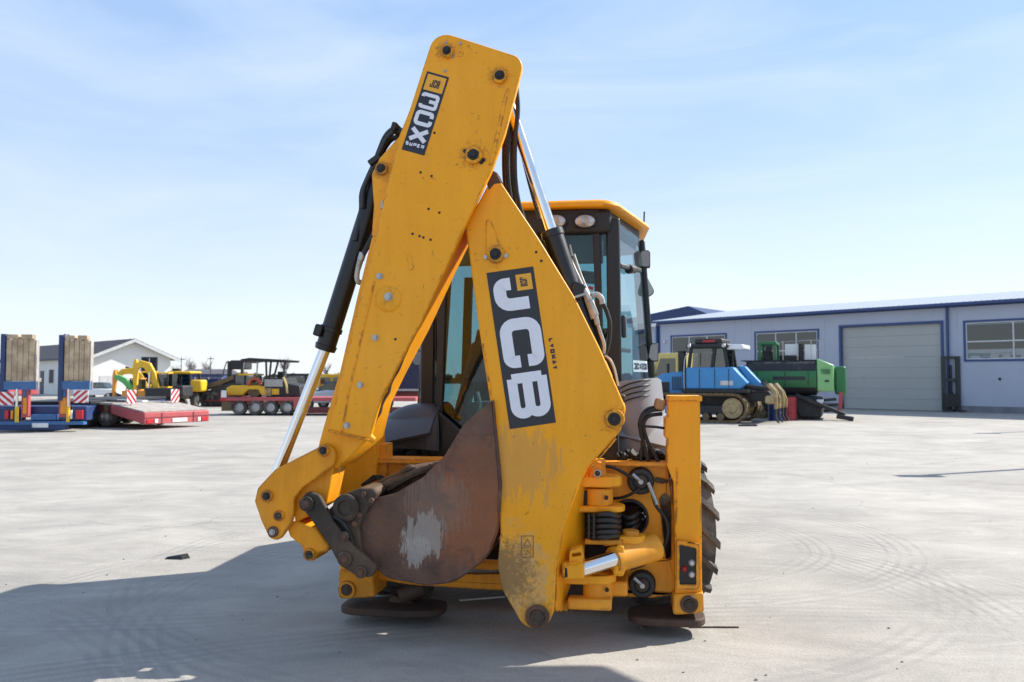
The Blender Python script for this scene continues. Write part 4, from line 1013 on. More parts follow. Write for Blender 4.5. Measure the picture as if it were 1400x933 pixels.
def wheel(me, rme, x, y, z, flip, yaw=0.0):
    w = bpy.data.objects.new('wheel', None); col.objects.link(w); w.parent = BH; w.location = (x, y, z); w.rotation_euler = (0.1, 0, (math.pi if flip else 0) + yaw)
    for nm, mm in (('tyre', me), ('rim', rme)):
        o = bpy.data.objects.new(nm, mm); col.objects.link(o); o.parent = w
wheel(tm, rm, 0.925, .66, .60, False, R(16)); wheel(tm, rm, -.90, .68, .60, True, R(16))
wheel(tf, rf_, .92, 2.95, .58, False); wheel(tf, rf_, -.92, 2.95, .58, True)
M_DK0 = mat('dark_bonnet', (.03, .03, .032), .5)
for s in (-1, 1): MB().box(min(s * .47, s * .9), max(s * .47, s * .9), 1.35, 2.5, .45, 1.05).build('side_shadow_box', M_BLACK, BH, .04)  # boxes added to block sun that left a lit gap in the shadow
# --- front end: bonnet, loader arms, shovel (mostly hidden, but they cast the shadow) ------
mb = MB(); rows = []
for y, zt, w in ((2.06, 1.72, .46), (2.5, 1.72, .46), (3.1, 1.66, .44), (3.5, 1.50, .42), (3.62, 1.2, .40)):
    rows.append([(-w, y, .75), (-w, y, zt - .1), (-w + .1, y, zt), (w - .1, y, zt), (w, y, zt - .1), (w, y, .75)])
mb.sheet(rows); mb.add(rows[-1], [(0, 1, 2, 3, 4, 5)]); mb.build('bonnet', M_DK0, BH, .01)
MB().cyl((-.25, 2.5, 1.6), (-.25, 2.5, 2.25), .045, None, 12).build('exhaust_pipe', M_DARKST, BH)
for s in (-1, 1):
    out = [(1.75, 1.85), (1.95, 2.02), (3.3, 2.08), (4.25, 1.0), (4.3, .6), (4.1, .55), (3.35, 1.35), (2.2, 1.25), (1.8, 1.4)]
    o = MB().prism([(s * .48, y, z) for y, z in out], (s * .12, 0, 0)).build('loader_arm', M_DARKST, BH, .01)
    MB().cyl((s * .66, 2.3, 1.1), (s * .66, 3.2, 1.15), .055, None, 12).build('lift_cylinder', M_BLACK, o)
prof = [(4.15, .75), (4.10, .45), (4.25, .22), (4.65, .19), (5.05, .18)]
rows = [[(-1.15 + 2.3 * k / 4, y, z) for k in range(5)] for y, z in [(4.42, 1.02)] + prof]
sv = MB().sheet(rows).build('loader_shovel', M_DARKST, BH, 0, solid=.03)
for s in (-1, 1):
    MB().prism([(s * 1.15, y, z) for y, z in [(4.42, 1.02)] + prof], (s * .02, 0, 0)).build('shovel_cheek', M_DARKST, sv)
# ------------------------------------------------------------------ surroundings
M_WALL = mat('grey_blue_wall_panel', (0.42, 0.455, 0.545), .55, 0, .07, .5, 0, 1, .16, (.33, .34, .38), ds=.8)
M_TRIM = mat('blue_trim', (0.030, 0.065, 0.20), .45, 0, .1, 2)
M_ROOFS = mat('pale_roof_sheet', (0.36, 0.40, 0.45), .95, 0, .1, 1.5, spec=.12)
M_SKYL = mat('white_roof_light', (0.75, 0.76, 0.76), .3)
M_DOOR = mat('grey_door_panel', (0.40, 0.41, 0.39), .5, 0, .06, .5, 0, 1, .08, (.2, .2, .18))
M_WFR = mat('white_window_bar', (0.62, 0.63, 0.64), .5)
M_PANE = glass('dark_window_glass', (0.30, 0.34, 0.40), .16)
M_INT = mat('dim_interior', (0.12, 0.13, 0.15), .8)
M_PLINTH = mat('dark_wall_base', (0.20, 0.21, 0.24), .8, 0, .25, 1.5, .1, 30, .4, (.12, .11, .10))
M_HOUSE = mat('white_render', (0.72, 0.72, 0.69), .85, 0, .05, 1, .05, 40)
M_SHING = mat('grey_roof_tile', (0.085, 0.083, 0.092), .8, 0, .2, 6, .3, 12)
M_GTRIM = mat('house_trim', (0.55, 0.55, 0.54), .6)
M_WOOD = mat('weathered_plank', (0.54, 0.41, 0.27), .8, 0, .45, 3, .4, 40, .6, (.24, .17, .11))
M_WOODG = mat('grey_deck_plank', (0.40, 0.36, 0.32), .85, 0, .25, 4, .3, 40, .3, (.26, .22, .2))
M_BLU = mat('blue_trailer_paint', (0.045, 0.14, 0.33), .5, 0, .2, 3, .05, 40, .3, (.10, .12, .16))
M_DBLU = mat('dark_blue_frame', (0.02, 0.045, 0.14), .5, 0, .2, 3)
M_REDT = mat('faded_red_paint', (0.44, 0.085, 0.09), .55, 0, .2, 2, .05, 40, .3, (.28, .13, .12))
M_REDD = mat('dark_red_frame', (0.16, 0.03, 0.03), .6, 0, .3, 3, .05, 40, .4, (.09, .06, .05))
M_SIGNR = mat('sign_red', (0.55, 0.02, 0.03), .4)
M_SIGNW = mat('sign_white', (0.80, 0.80, 0.78), .4)
M_ORA = mat('orange_reflector', (0.80, 0.30, 0.01), .35)
M_BYEL = mat('bright_machine_yellow', (0.78, 0.46, 0.02), .45, 0, .12, 3, .05, 30, .15, (.3, .22, .1))
M_BORA = mat('machine_orange', (0.75, 0.28, 0.03), .45, 0, .12, 3)
M_BGRN = mat('light_green_paint', (0.10, 0.42, 0.12), .45, 0, .1, 3)
M_GRN = mat('machine_green', (0.025, 0.165, 0.055), .42, 0, .12, 2, .05, 30, .15, (.08, .12, .07))
M_LGRN = mat('pale_machine_green', (0.22, 0.48, 0.19), .42, 0, .08, 2)
M_DZB = mat('dozer_blue', (0.045, 0.25, 0.54), .40, 0, .12, 2, .05, 30, .15, (.10, .16, .22))
M_BRN = mat('dusty_brown_steel', (0.17, 0.115, 0.055), .7, 0, .35, 3, .3, 30, .4, (.24, .19, .13))
M_TAN = mat('worn_tan_paint', (0.42, 0.31, 0.15), .6, 0, .5, 6, .3, 30, .6, (.14, .09, .05))
M_DK = mat('dark_machine_grey', (0.022, 0.022, 0.024), .6, 0, .3, 3, .1, 40, .35, (.08, .07, .06))
M_FLK = mat('forklift_dark_green', (0.030, 0.040, 0.038), .55, 0, .3, 4, .1, 40, .3, (.08, .08, .07))
M_CAR = mat('white_vehicle_paint', (0.72, 0.73, 0.75), .3, 0, .05, 2, coat=.3)
M_TRUCKY = mat('pale_yellow_truck', (0.62, 0.50, 0.16), .45, 0, .1, 3)
M_NAVT = mat('navy_trailer_side', (0.014, 0.020, 0.055), .5, 0, .15, 2)
M_BGL = glass('vehicle_window', (0.25, 0.32, 0.36), .25)
M_BARK = mat('bare_branch', (0.10, 0.085, 0.075), .9)
M_LEAF = mat('far_foliage', (0.05, 0.07, 0.03), .85, 0, .35, 3)
M_HOOP = mat('red_hose', (0.45, 0.08, 0.04), .5)

def PT(px, Y): return (px - 700) / F_PX * Y
def ZT_(py, Y): return H_CAM - (py - 517) / F_PX * Y
def wheel_bg(parent, x, y, z, r, w, axis='y', rimm=None):
    """A far wheel: round-shouldered tyre with a dished rim."""
    mb = MB(); h = w / 2
    mb.lathe([(r * .58, -h * .8), (r * .8, -h), (r * .95, -h * .8), (r, -h * .3), (r, h * .3), (r * .95, h * .8), (r * .8, h), (r * .58, h * .8)], (x, y, z), axis, 22)
    o = mb.build('wheel', M_TYRE, parent)
    mb = MB(); mb.lathe([(r * .58, -h * .8), (r * .5, -h * .3), (r * .2, -h * .45), (.0, -h * .45)], (x, y, z), axis, 18); mb.lathe([(r * .58, h * .8), (r * .5, h * .3), (r * .2, h * .45), (.0, h * .45)], (x, y, z), axis, 18)
    mb.build('rim', rimm or M_ZINC, o)
    return o
def bx(parent, name, m, *b, bev=0.0):
    return MB().box(*b).build(name, m, parent, bev)

# --- warehouse -----------------------------------------------------------------
WA = thing('warehouse', (9.15, 52.6, 0), math.atan2(-.741, .671), 'long grey-blue steel warehouse with blue trim and a big grey door', 'warehouse')
def ws(px): r = (px - 700) / F_PX; return (52.6 * r - 9.15) / (.671 + .741 * r)
EZ, RZ, WL, WD = 5.05, 6.15, 46.0, 17.0
wins = [(ws(919), ws(992), 2.15, 4.12, 3), (ws(1034), ws(1118), 2.15, 4.12, 3), (ws(1321), ws(1321) + 4.0, 2.46, 4.18, 2), (27.5, 31.5, 2.46, 4.18, 3), (36, 40, 2.46, 4.18, 3)]
dx0, dx1, dzt = ws(1151), ws(1287), 4.22
holes = [[(a, 0, z0), (b, 0, z0), (b, 0, z1), (a, 0, z1)] for a, b, z0, z1, n in wins]
outl = [(0, 0, .30), (dx0, 0, .30), (dx0, 0, dzt), (dx1, 0, dzt), (dx1, 0, .30), (WL, 0, .30), (WL, 0, EZ), (0, 0, EZ)]
front = MB().prism(outl, (0, .18, 0), holes).build('front_wall', M_WALL, WA, smooth=0)
mb = MB(); mb.box(0, dx0, -.01, .2, 0, .30)
mb.build('wall_base', M_PLINTH, front)
bx(front, 'wall_base', M_PLINTH, dx1, WL, -.01, .2, 0, .30)
def end_wall(x, x2):
    return MB().prism([(x, .18, 0), (x, WD, 0), (x, WD, EZ), (x, WD / 2, RZ - .06), (x, .18, EZ)], (x2 - x, 0, 0)).build('end_wall', M_WALL, WA, smooth=0)
end_wall(0, .18); end_wall(WL - .18, WL)
MB().prism([(.18, WD, 0), (WL - .18, WD, 0), (WL - .18, WD, EZ), (.18, WD, EZ)], (0, -.18, 0), [[(a, WD, 2.6), (a + 4, WD, 2.6), (a + 4, WD, 3.45), (a, WD, 3.45)] for a in (4, 12, 25.0, 33)]).build('back_wall', M_WALL, WA, smooth=0)
bx(WA, 'floor_slab', M_INT, .18, WL - .18, .2, WD - .18, .01, .05)
# corrugated roof, sheet by sheet
def sheet_mesh(sign):
    mb = MB(); rows = []
    y0, y1 = (-.35, WD / 2) if sign > 0 else (WD + .35, WD / 2)
    sl = (RZ - EZ) / (WD / 2)
    for i in range(25):
        x = i / 24; ph = (i % 6); h = .045 if ph in (2, 3) else 0.0
        rows.append([(x * 1.0, y0, EZ + .10 + h - .35 * sl), (x * 1.0, y1, RZ + .10 + h)])
    return mb.sheet(rows).mesh('roof_sheet', [M_ROOFS, M_SKYL], 20)
sm = {1: sheet_mesh(1), -1: sheet_mesh(-1)}
smw = sm[1].copy(); 
for p in smw.polygons: p.material_index = 1
for i in range(int(WL) + 1):
    for sg in (1, -1):
        o = bpy.data.objects.new('roof_sheet', smw if (sg > 0 and i in (22, 23, 34, 35)) else sm[sg]); col.objects.link(o); o.parent = WA; o.location = (i - .3, 0, .004 * (i % 2))
bx(WA, 'gutter', M_TRIM, -.35, WL + .3, -.42, -.25, EZ - .05, EZ + .08)
bx(WA, 'eave_trim', M_TRIM, -.1, WL + .1, -.06, -.004, EZ - .12, EZ - .01)
for k in range(1, 42):
    x = k * 1.1
    if any(a - .15 < x < b + .15 for a, b, *_ in wins) or dx0 - .2 < x < dx1 + .2: continue
    bx(front, 'panel_joint', M_WALL, x - .02, x + .02, -.012, -.001, .31, EZ - .17)
for sx in (-.03, ws(1297), 30.0):
    o = MB().cyl((sx, -.10, .15), (sx, -.10, EZ - .12), .065, None, 10).build('downpipe', M_TRIM, WA)
    MB().bar((sx, -.10, .18), (sx, -.28, .08), .10, .10).build('pipe_shoe', M_TRIM, o)
bx(WA, 'corner_trim', M_TRIM, -.05, .16, -.03, -.003, .0, EZ - .17)
for a, b, z0, z1, n in wins:
    f = MB(); f.prism([(a - .10, -.035, z0 - .10), (b + .10, -.035, z0 - .10), (b + .10, -.035, z1 + .10), (a - .10, -.035, z1 + .10)], (0, .10, 0), [[(a, -.035, z0), (b, -.035, z0), (b, -.035, z1), (a, -.035, z1)]])
    w = f.build('window', M_TRIM, WA, smooth=0)
    zm = z0 + (z1 - z0) * .48
    MB().prism([(a, .0, z0), (b, .0, z0), (b, .0, z1), (a, .0, z1)], (0, .05, 0), [[(a + .05, 0, z0 + .05), (b - .05, 0, z0 + .05), (b - .05, 0, z1 - .05), (a + .05, 0, z1 - .05)]]).build('frame', M_WFR, w, smooth=0)
    bx(w, 'glazing_bar', M_WFR, a + .05, b - .05, .005, .045, zm - .03, zm + .03)
    for k in range(1, n): x = a + (b - a) * k / n; bx(w, 'glazing_bar', M_WFR, x - .03, x + .03, .0, .04, z0 + .05, z1 - .05)
    for k in range(n):
        for q0, q1 in ((z0, zm), (zm, z1)):
            bx(w, 'pane', M_PANE, a + (b - a) * k / n + .03, a + (b - a) * (k + 1) / n - .03, .03 + .001 * k, .034 + .001 * k, q0 + .03, q1 - .03)
d = thing_part = MB().prism([(dx0 - .12, -.06, .0), (dx0, -.06, 0), (dx0, -.06, dzt), (dx1, -.06, dzt), (dx1, -.06, 0), (dx1 + .12, -.06, 0), (dx1 + .12, -.06, dzt + .12), (dx0 - .12, -.06, dzt + .12)], (0, .2, 0)).build('door_frame', M_TRIM, WA, smooth=0)
for k in range(8):
    z0 = .02 + (dzt - .02) * k / 8; bx(d, 'door_panel', M_DOOR, dx0 + .003, dx1 - .003, .10, .15, z0 + .002, z0 + (dzt - .02) / 8 - .002, bev=.006)
MB().lathe([(0, -.03), (.06, -.02), (.07, 0)], (ws(1366), -.0, 1.55), 'y', 10).build('wall_tap', M_DK, WA)
bx(WA, 'wall_lamp', M_WFR, ws(908), ws(908) + .18, -.12, -.003, 3.75, 3.92, bev=.02)
# neighbouring hall behind
HB = thing('storage_hall', (PT(892, 72), 72, 0), R(-40), 'blue-grey hall with a low dark roof, just behind the long warehouse', 'hall')
bx(HB, 'wall', M_WALL, -2, 5.6, 0, 12, 0, 6.3); MB().prism([(-2.4, -.3, 6.35), (5.9, -.3, 6.35), (5.9, -.3, 6.6), (3.6, -.3, 7.55), (-2.4, -.3, 6.75)], (0, 12, 0)).build('roof', M_DBLU, HB)
bx(HB, 'roof_light', M_SKYL, -2.2, 5.7, -.46, -.40, 5.95, 6.3)
for k in range(7): bx(HB, 'wall_rib', M_WALL, -1.9 + k * 1.05, -1.84 + k * 1.05, -.05, -.002, 0, 5.7)

# --- forklift by the door ----------------------------------------------------------
YF = 39.6; FK = thing('forklift', (PT(1300, YF), YF, 0), R(-14), 'dark green forklift with a tall mast parked beside the downpipe', 'forklift')
for x in (-.33, .28): MB().box(x - .09, x + .09, -.10, .10, .1, 2.62).build('mast_rail', M_FLK, FK, .01)
for z in (.55, 1.45, 2.5): bx(FK, 'mast_crossbar', M_FLK, -.24, .19, -.06, .06, z, z + .12)
MB().cyl((-.02, .05, .2), (-.02, .05, 2.2), .06, None, 10).build('lift_cylinder', M_DK, FK)
bx(FK, 'carriage', M_DK, -.36, .32, -.18, -.10, .25, .85)
for x in (-.36, .22): bx(FK, 'fork', M_DK, x, x + .12, -1.15, -.10, .06, .11)
bo = bx(FK, 'body', M_FLK, -.1, 1.15, .15, 1.1, .25, .95, bev=.06)
bx(FK, 'counterweight', M_FLK, 1.0, 1.52, .15, 1.1, .18, .62, bev=.08)
for x, y in ((.28, .2), (.95, .3), (.28, 1.05), (.95, 1.05)): MB().bar((x, y, .9), (x - .05, y, 2.0), .06, .06, (0, 1, 0)).build('guard_post', M_DK, FK)
bx(FK, 'overhead_guard', M_DK, .2, 1.0, .15, 1.1, 1.98, 2.05)
s_ = bx(FK, 'seat', M_SEAT, .55, .95, .4, .85, .95, 1.08, bev=.03); bx(s_, 'backrest', M_SEAT, .88, .98, .4, .85, 1.05, 1.5, bev=.03)
for x, y in ((.15, .18), (1.0, .2), (.15, 1.08), (1.0, 1.08)): wheel_bg(FK, x, y, .26, .26, .2)

# --- blue crawler dozer ----------------------------------------------------------------
YD = 30.5; DZ = thing('bulldozer', (PT(905, YD), YD + .7, 0), R(-27), 'blue crawler bulldozer with a black cab and a tan ripper at its back', 'bulldozer')
def track(parent, x0, x1, y, w, r, m=None):
    """One crawler unit: rollers inside a belt of separate shoes."""
    cz = r + .03; pts = []
    n = 12
    for i in range(n + 1): t = math.pi / 2 + math.pi * i / n; pts.append((x0 + r * math.cos(t), cz + r * math.sin(t)))
    for i in range(n + 1): t = -math.pi / 2 + math.pi * i / n; pts.append((x1 + r * math.cos(t), cz + r * math.sin(t)))
    mb = MB(); mb.prism([(a, y - w * .42, b) for a, b in pts], (0, w * .84, 0), [[(x0 + (a - x0) * .86 if a < x0 else (x1 + (a - x1) * .86 if a > x1 else a), y - w * .42, cz + (b - cz) * .86) for a, b in pts]])
    o = mb.build('track_chain', M_BRN, parent)
    P = [Vector(p) for p in pts] + [Vector(pts[0])]; dist = [0]
    for i in range(1, len(P)): dist.append(dist[-1] + (P[i] - P[i - 1]).length)
    k = int(dist[-1] / .20)
    for j in range(k):
        s = dist[-1] * j / k; i = max(q for q in range(len(P) - 1) if dist[q] <= s + 1e-6)
        p = P[i].lerp(P[i + 1], (s - dist[i]) / max(1e-6, dist[i + 1] - dist[i])); d_ = (P[i + 1] - P[i]).normalized()
        MB().obox((p.x, y, p.y), (.17, w, .05), (0, -math.atan2(d_.y, d_.x), 0)).build('track_shoe', M_BRN, o)
    for x in (x0, x1): 
        mb = MB(); mb.lathe([(0, -w * .45), (r * .3, -w * .45), (r * .35, -w * .38), (r * .72, -w * .38), (r * .74, -w * .3), (r * .74, w * .3), (0, w * .3)], (x, y, cz), 'y', 20); mb.build('sprocket', M_TAN, o)
    for q in range(5):
        x = x0 + (x1 - x0) * (q + .8) / 5.6; MB().cyl((x, y - w * .4, .22), (x, y + w * .4, .22), .13, None, 12).build('roller', M_BRN, o)
    bx(o, 'roller_frame', M_DK, x0 + .15, x1 - .15, y - w * .3, y + w * .3, .32, .62, bev=.03)
    return o
track(DZ, -.2, 2.75, -.05, .62, .50); track(DZ, -.2, 2.75, 2.0, .62, .50)
mb = MB(); mb.prism([(-.55, .2, .95), (.85, .2, .95), (.85, .2, 1.85), (.05, .2, 1.75), (-.55, .2, 1.35)], (0, 1.5, 0)); hood = mb.build('engine_hood', M_DZB, DZ, .05)
MB().box(-.15, .35, .19, .198, 1.05, 1.45).build('hood_grille', M_DK, hood)
MB().cyl((.1, .9, 1.7), (.1, .9, 2.15), .06, None, 10).build('exhaust_pipe', M_DK, hood)
bx(DZ, 'chassis', M_DK, -.3, 3.2, .35, 1.6, .55, 1.15)
mb = MB(); mb.prism([(1.05, -.12, 1.20), (3.0, -.12, 1.20), (3.25, -.12, 1.42), (2.75, -.12, 1.98), (1.05, -.12, 1.98)], (0, .5, 0)); mb.build('side_tank', M_DZB, DZ, .04)
mb = MB(); mb.prism([(1.4, 1.62, 1.20), (3.25, 1.62, 1.20), (3.35, 1.62, 1.42), (2.65, 1.62, 2.05), (1.4, 1.62, 2.05)], (0, .5, 0)); mb.build('side_tank', M_DZB, DZ, .04)
mb = MB(); mb.prism([(3.30, .45, 1.25), (3.75, .45, 1.25), (3.05, .45, 2.02), (2.8, .45, 2.02)], (0, .35, 0)); mb.build('rear_guard', M_DZB, DZ, .03)
cb = bx(DZ, 'cab', M_DK, 1.05, 2.6, .15, 1.65, 1.86, 1.96)
for x, y in ((1.08, .2), (1.95, .17), (2.5, .2), (1.08, 1.6), (2.5, 1.6)): MB().bar((x, y, 1.94), (x + (.1 if x < 2 else -.12), y, 2.72), .11, .12, (0, 1, 0)).build('cab_post', M_DK, cb)
bx(cb, 'cab_roof', M_DK, 1.0, 2.55, .05, 1.75, 2.68, 2.84, bev=.06)
bx(cb, 'roof_box', M_DK, 1.3, 2.3, .2, 1.5, 2.84, 3.03, bev=.05)
bx(cb, 'roof_sign', M_SIGNR, 1.6, 2.05, .188, .198, 2.90, 2.97)
bx(cb, 'air_unit', M_CAR, 2.45, 3.05, .2, 1.5, 2.62, 2.80, bev=.05)
MB().prism([(1.2, .19, 1.98), (1.9, .19, 1.98), (1.93, .19, 2.66), (1.25, .19, 2.66)], (0, .012, 0)).build('side_window', M_BGL, cb, smooth=0)
MB().prism([(2.0, .19, 1.98), (2.42, .19, 1.98), (2.35, .19, 2.66), (2.02, .19, 2.66)], (0, .012, 0)).build('side_window', M_BGL, cb, smooth=0)
MB().prism([(2.46, .25, 1.98), (2.46, 1.55, 1.98), (2.36, 1.55, 2.66), (2.36, .25, 2.66)], (.012, 0, 0)).build('rear_window', M_BGL, cb, smooth=0)
MB().cyl((2.66, .3, 1.95), (2.66, .3, 2.65), .035, None, 8).build('grab_pole', M_DK, cb)
MB().cyl((.75, .5, 1.8), (.75, .5, 2.6), .16, None, 12).build('air_cleaner', M_DK, hood)
bx(DZ, 'side_step', M_DK, .9, 3.3, -.2, .2, 1.08, 1.20)
rpb = MB(); rpb.prism([(3.0, .3, .75), (3.9, .3, .78), (4.05, .3, .95), (3.9, .3, 1.15), (3.0, .3, 1.1)], (0, 1.3, 0)); rip = rpb.build('ripper_frame', M_DK, DZ, .05)
bx(rip, 'ripper_beam', M_TAN, 3.86, 4.16, -.25, 2.2, .70, .98, bev=.06)
for k, y in enumerate((-.15, .55, 1.25, 1.95)):
    d_ = (.05, -.02, .03, -.04)[k]
    o = MB().prism([(3.84 + d_, y, 1.36), (3.95 + d_, y, 1.42), (4.20 + d_, y, 1.10), (4.27, y, .80), (4.25, y, .52), (4.15, y, .52), (4.14, y, .80), (4.04 + d_, y, 1.08)], (0, .10, 0)).build('ripper_shank', M_TAN, rip, .02)
    MB().prism([(4.16, y + .015, .53), (4.24, y + .015, .53), (4.22, y + .015, .25), (4.34, y + .015, .03), (4.24, y + .015, .06), (4.15, y + .015, .25)], (0, .07, 0)).build('ripper_tip', M_DK, o, .01)
for y in (.2, 1.5): MB().cyl((3.1, y, 1.3), (4.0, y, 1.22), .08, None, 10).build('ripper_cylinder', M_DK, rip)
mb = MB(); mb.prism([(-1.5, -.8, .1), (-1.35, -.8, .1), (-1.3, -.8, .7), (-1.45, -.8, 1.25), (-1.55, -.8, 1.25), (-1.45, -.8, .6)], (0, 3.6, 0)); mb.build('dozer_blade', M_DZB, DZ, .02)
for y in (-.45, 2.4): MB().bar((-1.45, y, .45), (1.2, y, .5), .16, .22).build('push_arm', M_DZB, DZ, .02)

for k in range(6): bx(hood, 'grille_slat', M_DK, .45 + k * .06, .48 + k * .06, .185, .199, 1.15, 1.65)
for x in (1.55, 2.1, 2.6): bx(DZ, 'panel_gap', M_DK, x - .012, x + .012, -.130, -.1205, 1.25, 1.93)
bx(DZ, 'tank_sticker', M_GTRIM, 2.3, 2.75, -.128, -.1215, 1.34, 1.50)
for y in (.1, 1.7): MB().tube([(1.0, y - .25, 1.2), (1.0, y - .28, 1.75), (1.02, y - .2, 2.3), (1.1, y - .1, 2.5)], .022, 6).build('grab_rail', M_ZINC, DZ)
for k in range(4): MB().tube([(3.2, .5 + k * .22, 1.2), (3.55, .5 + k * .22, 1.42 + .03 * k), (3.75, .5 + k * .22, 1.3), (3.95, .5 + k * .25, 1.1)], .028, 6).build('ripper_hose', M_RUBH, rip)
for x in (1.15, 2.4): MB().lathe([(0, -.05), (.06, -.04), (.075, 0), (.06, .03), (0, .03)], (x, .02, 2.76), 'y', 12).build('work_lamp', M_LENS, cb)
bx(cb, 'wiper', M_DK, 1.5, 1.53, .175, .188, 2.05, 2.5); bx(cb, 'mirror', M_DK, .88, .98, -.08, .02, 2.2, 2.5, bev=.02)
def drum(px, Y, m, label):
    t = MB(); r = .29; t.lathe([(0, 0), (r, 0), (r, .28), (r + .015, .295), (r, .31), (r, .57), (r + .015, .585), (r, .60), (r, .88), (r - .03, .88), (r - .03, .85), (0, .85)], (0, 0, 0), 'z', 24)
    o = t.build('oil_drum', m); o.location = (PT(px, Y), Y, 0); tag(o, label, 'drum', 'steel drums behind the ripper'); return o
drum(1060, 31.6, mat('drum_blue', (.02, .05, .22), .4), 'blue steel drum standing behind the tan ripper')
drum(1077, 31.9, mat('drum_red', (.34, .02, .03), .4), 'red steel drum standing behind the tan ripper')

# --- yellow truck behind the dozer --------------------------------------------------------
YT = 39.0; TK = thing('truck', (PT(905, YT), YT, 0), R(-30), 'pale yellow truck cab peeking out behind the blue bulldozer', 'truck')
cb = MB().prism([(-.6, 0, .6), (1.1, 0, .6), (1.1, 0, 2.75), (-.2, 0, 2.75), (-.6, 0, 1.7)], (0, 2.1, 0), ).build('cab', M_TRUCKY, TK, .06)
MB().prism([(-.35, -.012, 1.65), (.65, -.012, 1.65), (.65, -.012, 2.5), (-.08, -.012, 2.5)], (0, .01, 0)).build('side_window', M_BGL, cb, smooth=0)
bx(TK, 'chassis', M_DK, -.5, 6, .4, 1.7, .5, .8); bx(TK, 'load_bed', M_DK, 1.5, 6, 0, 2.1, .85, 1.5, bev=.03)
for x in (.1, 4.0, 5.2):
    for y in (.15, 1.95): wheel_bg(TK, x, y, .5, .5, .3)
bx(cb, 'wing_mirror', M_DK, -.5, -.35, -.25, -.05, 1.7, 2.2, bev=.03)

# --- green paver -----------------------------------------------------------------------------
YP = 33.0; GP = thing('road_paver', (PT(1022, YP), YP + .6, 0), R(-22), 'green road paver with a dark-banded hull standing before the warehouse window', 'road paver')
mx_ = 2.75
sec = [(0, .95), (-.42, 1.20), (-.42, 1.95), (-.12, 2.28)]
def hull(name, q0, q1, m, xa, xb):
    (ya, za), (yb, zb) = q0, q1
    return MB().prism([(xa, ya, za), (xb, ya, za), (xb - .08 * 0, yb, zb), (xa + .12 * 0, yb, zb)], (0, .05, 0)).build(name, m, GP, smooth=0)
ends = [(.10, .55), (-.15, 1.1)]
core = MB(); core.prism([(x, y, z) for x, y, z in [(.25, .0, .98), (mx_, .0, .98), (mx_, -.02, 2.26), (.1, -.02, 2.26)]], (0, 2.3, 0)); hb = core.build('hull', M_DK, GP, .03)
def hull_band(name, t0, t1, m):
    rows = []
    for i in range(9):
        x = -.30 + (mx_ + .30) * i / 8; nose = max(0.0, 1 - i / 2.2) ** 2
        row = []
        for k in range(7):
            t = R(t0 + (t1 - t0) * k / 6); rz_ = .66 - .30 * nose
            row.append((x + .35 * nose * (1 - abs(math.cos(t))) , .12 - .44 * (1 - .75 * nose) * math.cos(t) ** .8 if math.cos(t) > 0 else .12, 1.60 + rz_ * math.sin(t) + .04 * nose))
        rows.append(row)
    return MB().sheet(rows).build(name, m, hb, smooth=60, solid=.02)
hull_band('side_panel', -33, 24, M_GRN); hull_band('upper_band', 24.5, 88, M_DK); hull_band('lower_band', -88, -33.5, M_DK)
for x in (.55, 1.6, 2.45): bx(hb, 'panel_gap', M_DK, x - .01, x + .01, -.335, -.30, 1.30, 1.84)
mb = MB(); mb.box(1.15, 2.35, -.336, -.326, 1.52, 1.66); mb.build('dark_marking', M_NAVY, hb)
mb = MB(); mb.prism([(mx_ + .02, -.32, 1.08), (mx_ + .62, -.15, 1.08), (mx_ + .62, -.15, 2.10), (mx_ + .02, -.32, 2.35)], (0, 1.5, 0)); en = mb.build('rear_box', M_LGRN, GP, .05)
mb = MB(); mb.box(mx_ + .64, mx_ + 1.05, .2, 2.2, .95, 2.05); mb.build('end_hopper', M_GRN, GP, .08)
MB().prism([(-.1, 0, 2.27), (mx_ + .05, 0, 2.27), (mx_ + .5, .1, 2.15), (mx_ + .5, 2.2, 2.15), (-.1, 2.2, 2.27)], (0, 0, .03)).build('top_deck', M_DK, hb)
cp = bx(GP, 'operator_canopy', M_GRN, .55, 1.25, .3, 1.9, 2.92, 3.05, bev=.03)
for x in (.6, 1.18):
    for y in (.35, 1.85): bx(cp, 'canopy_post', M_GRN, x - .05, x + .05, y - .05, y + .05, 2.28, 2.93)
bx(cp, 'console', M_DK, .7, 1.1, .5, 1.6, 2.3, 2.7, bev=.03)
MB().cyl((.95, .42, 2.66), (.95, .40, 2.86), .12, None, 12).build('operator_seat', M_SEAT, cp)
bx(GP, 'white_panel', M_CAR, 1.55, 2.05, .6, .7, 2.45, 2.95); bx(GP, 'white_panel', M_CAR, 2.3, 2.72, .5, .6, 2.32, 2.92)
MB().cyl((2.16, .5, 2.28), (2.16, .5, 2.95), .10, None, 12).build('exhaust_stack', M_DK, GP)
bx(GP, 'engine_cover', M_DK, 1.4, 2.0, .4, 1.9, 2.28, 2.5, bev=.04)
mb = MB(); mb.tube([(1.4, .2, 3.02), (2.3, .2, 3.06), (2.95, .2, 3.08)], .02, 6, 1)
for x in (1.5, 2.55, 2.85): mb.cyl((x, .2, 2.28), (x, .2, 3.06), .02, None, 6)
mb.build('guard_rail', M_ZINC, GP)
track(GP, .5, 2.2, .15, .40, .36); track(GP, .5, 2.2, 2.1, .40, .36)
mb = MB(); mb.prism([(1.7, -.4, .95), (2.15, -.55, .10), (2.9, -.5, .08), (2.9, -.5, .85)], (0, 2.6, 0)); scr = mb.build('screed', M_DK, GP, .04)
mb = MB(); mb.bar((2.0, -.6, .95), (3.75, -.75, .22), .12, .14); mb.obox((3.75, -.72, .12), (.6, .4, .16), (0, .15, 0)); mb.build('screed_arm', M_DK, scr, .02)
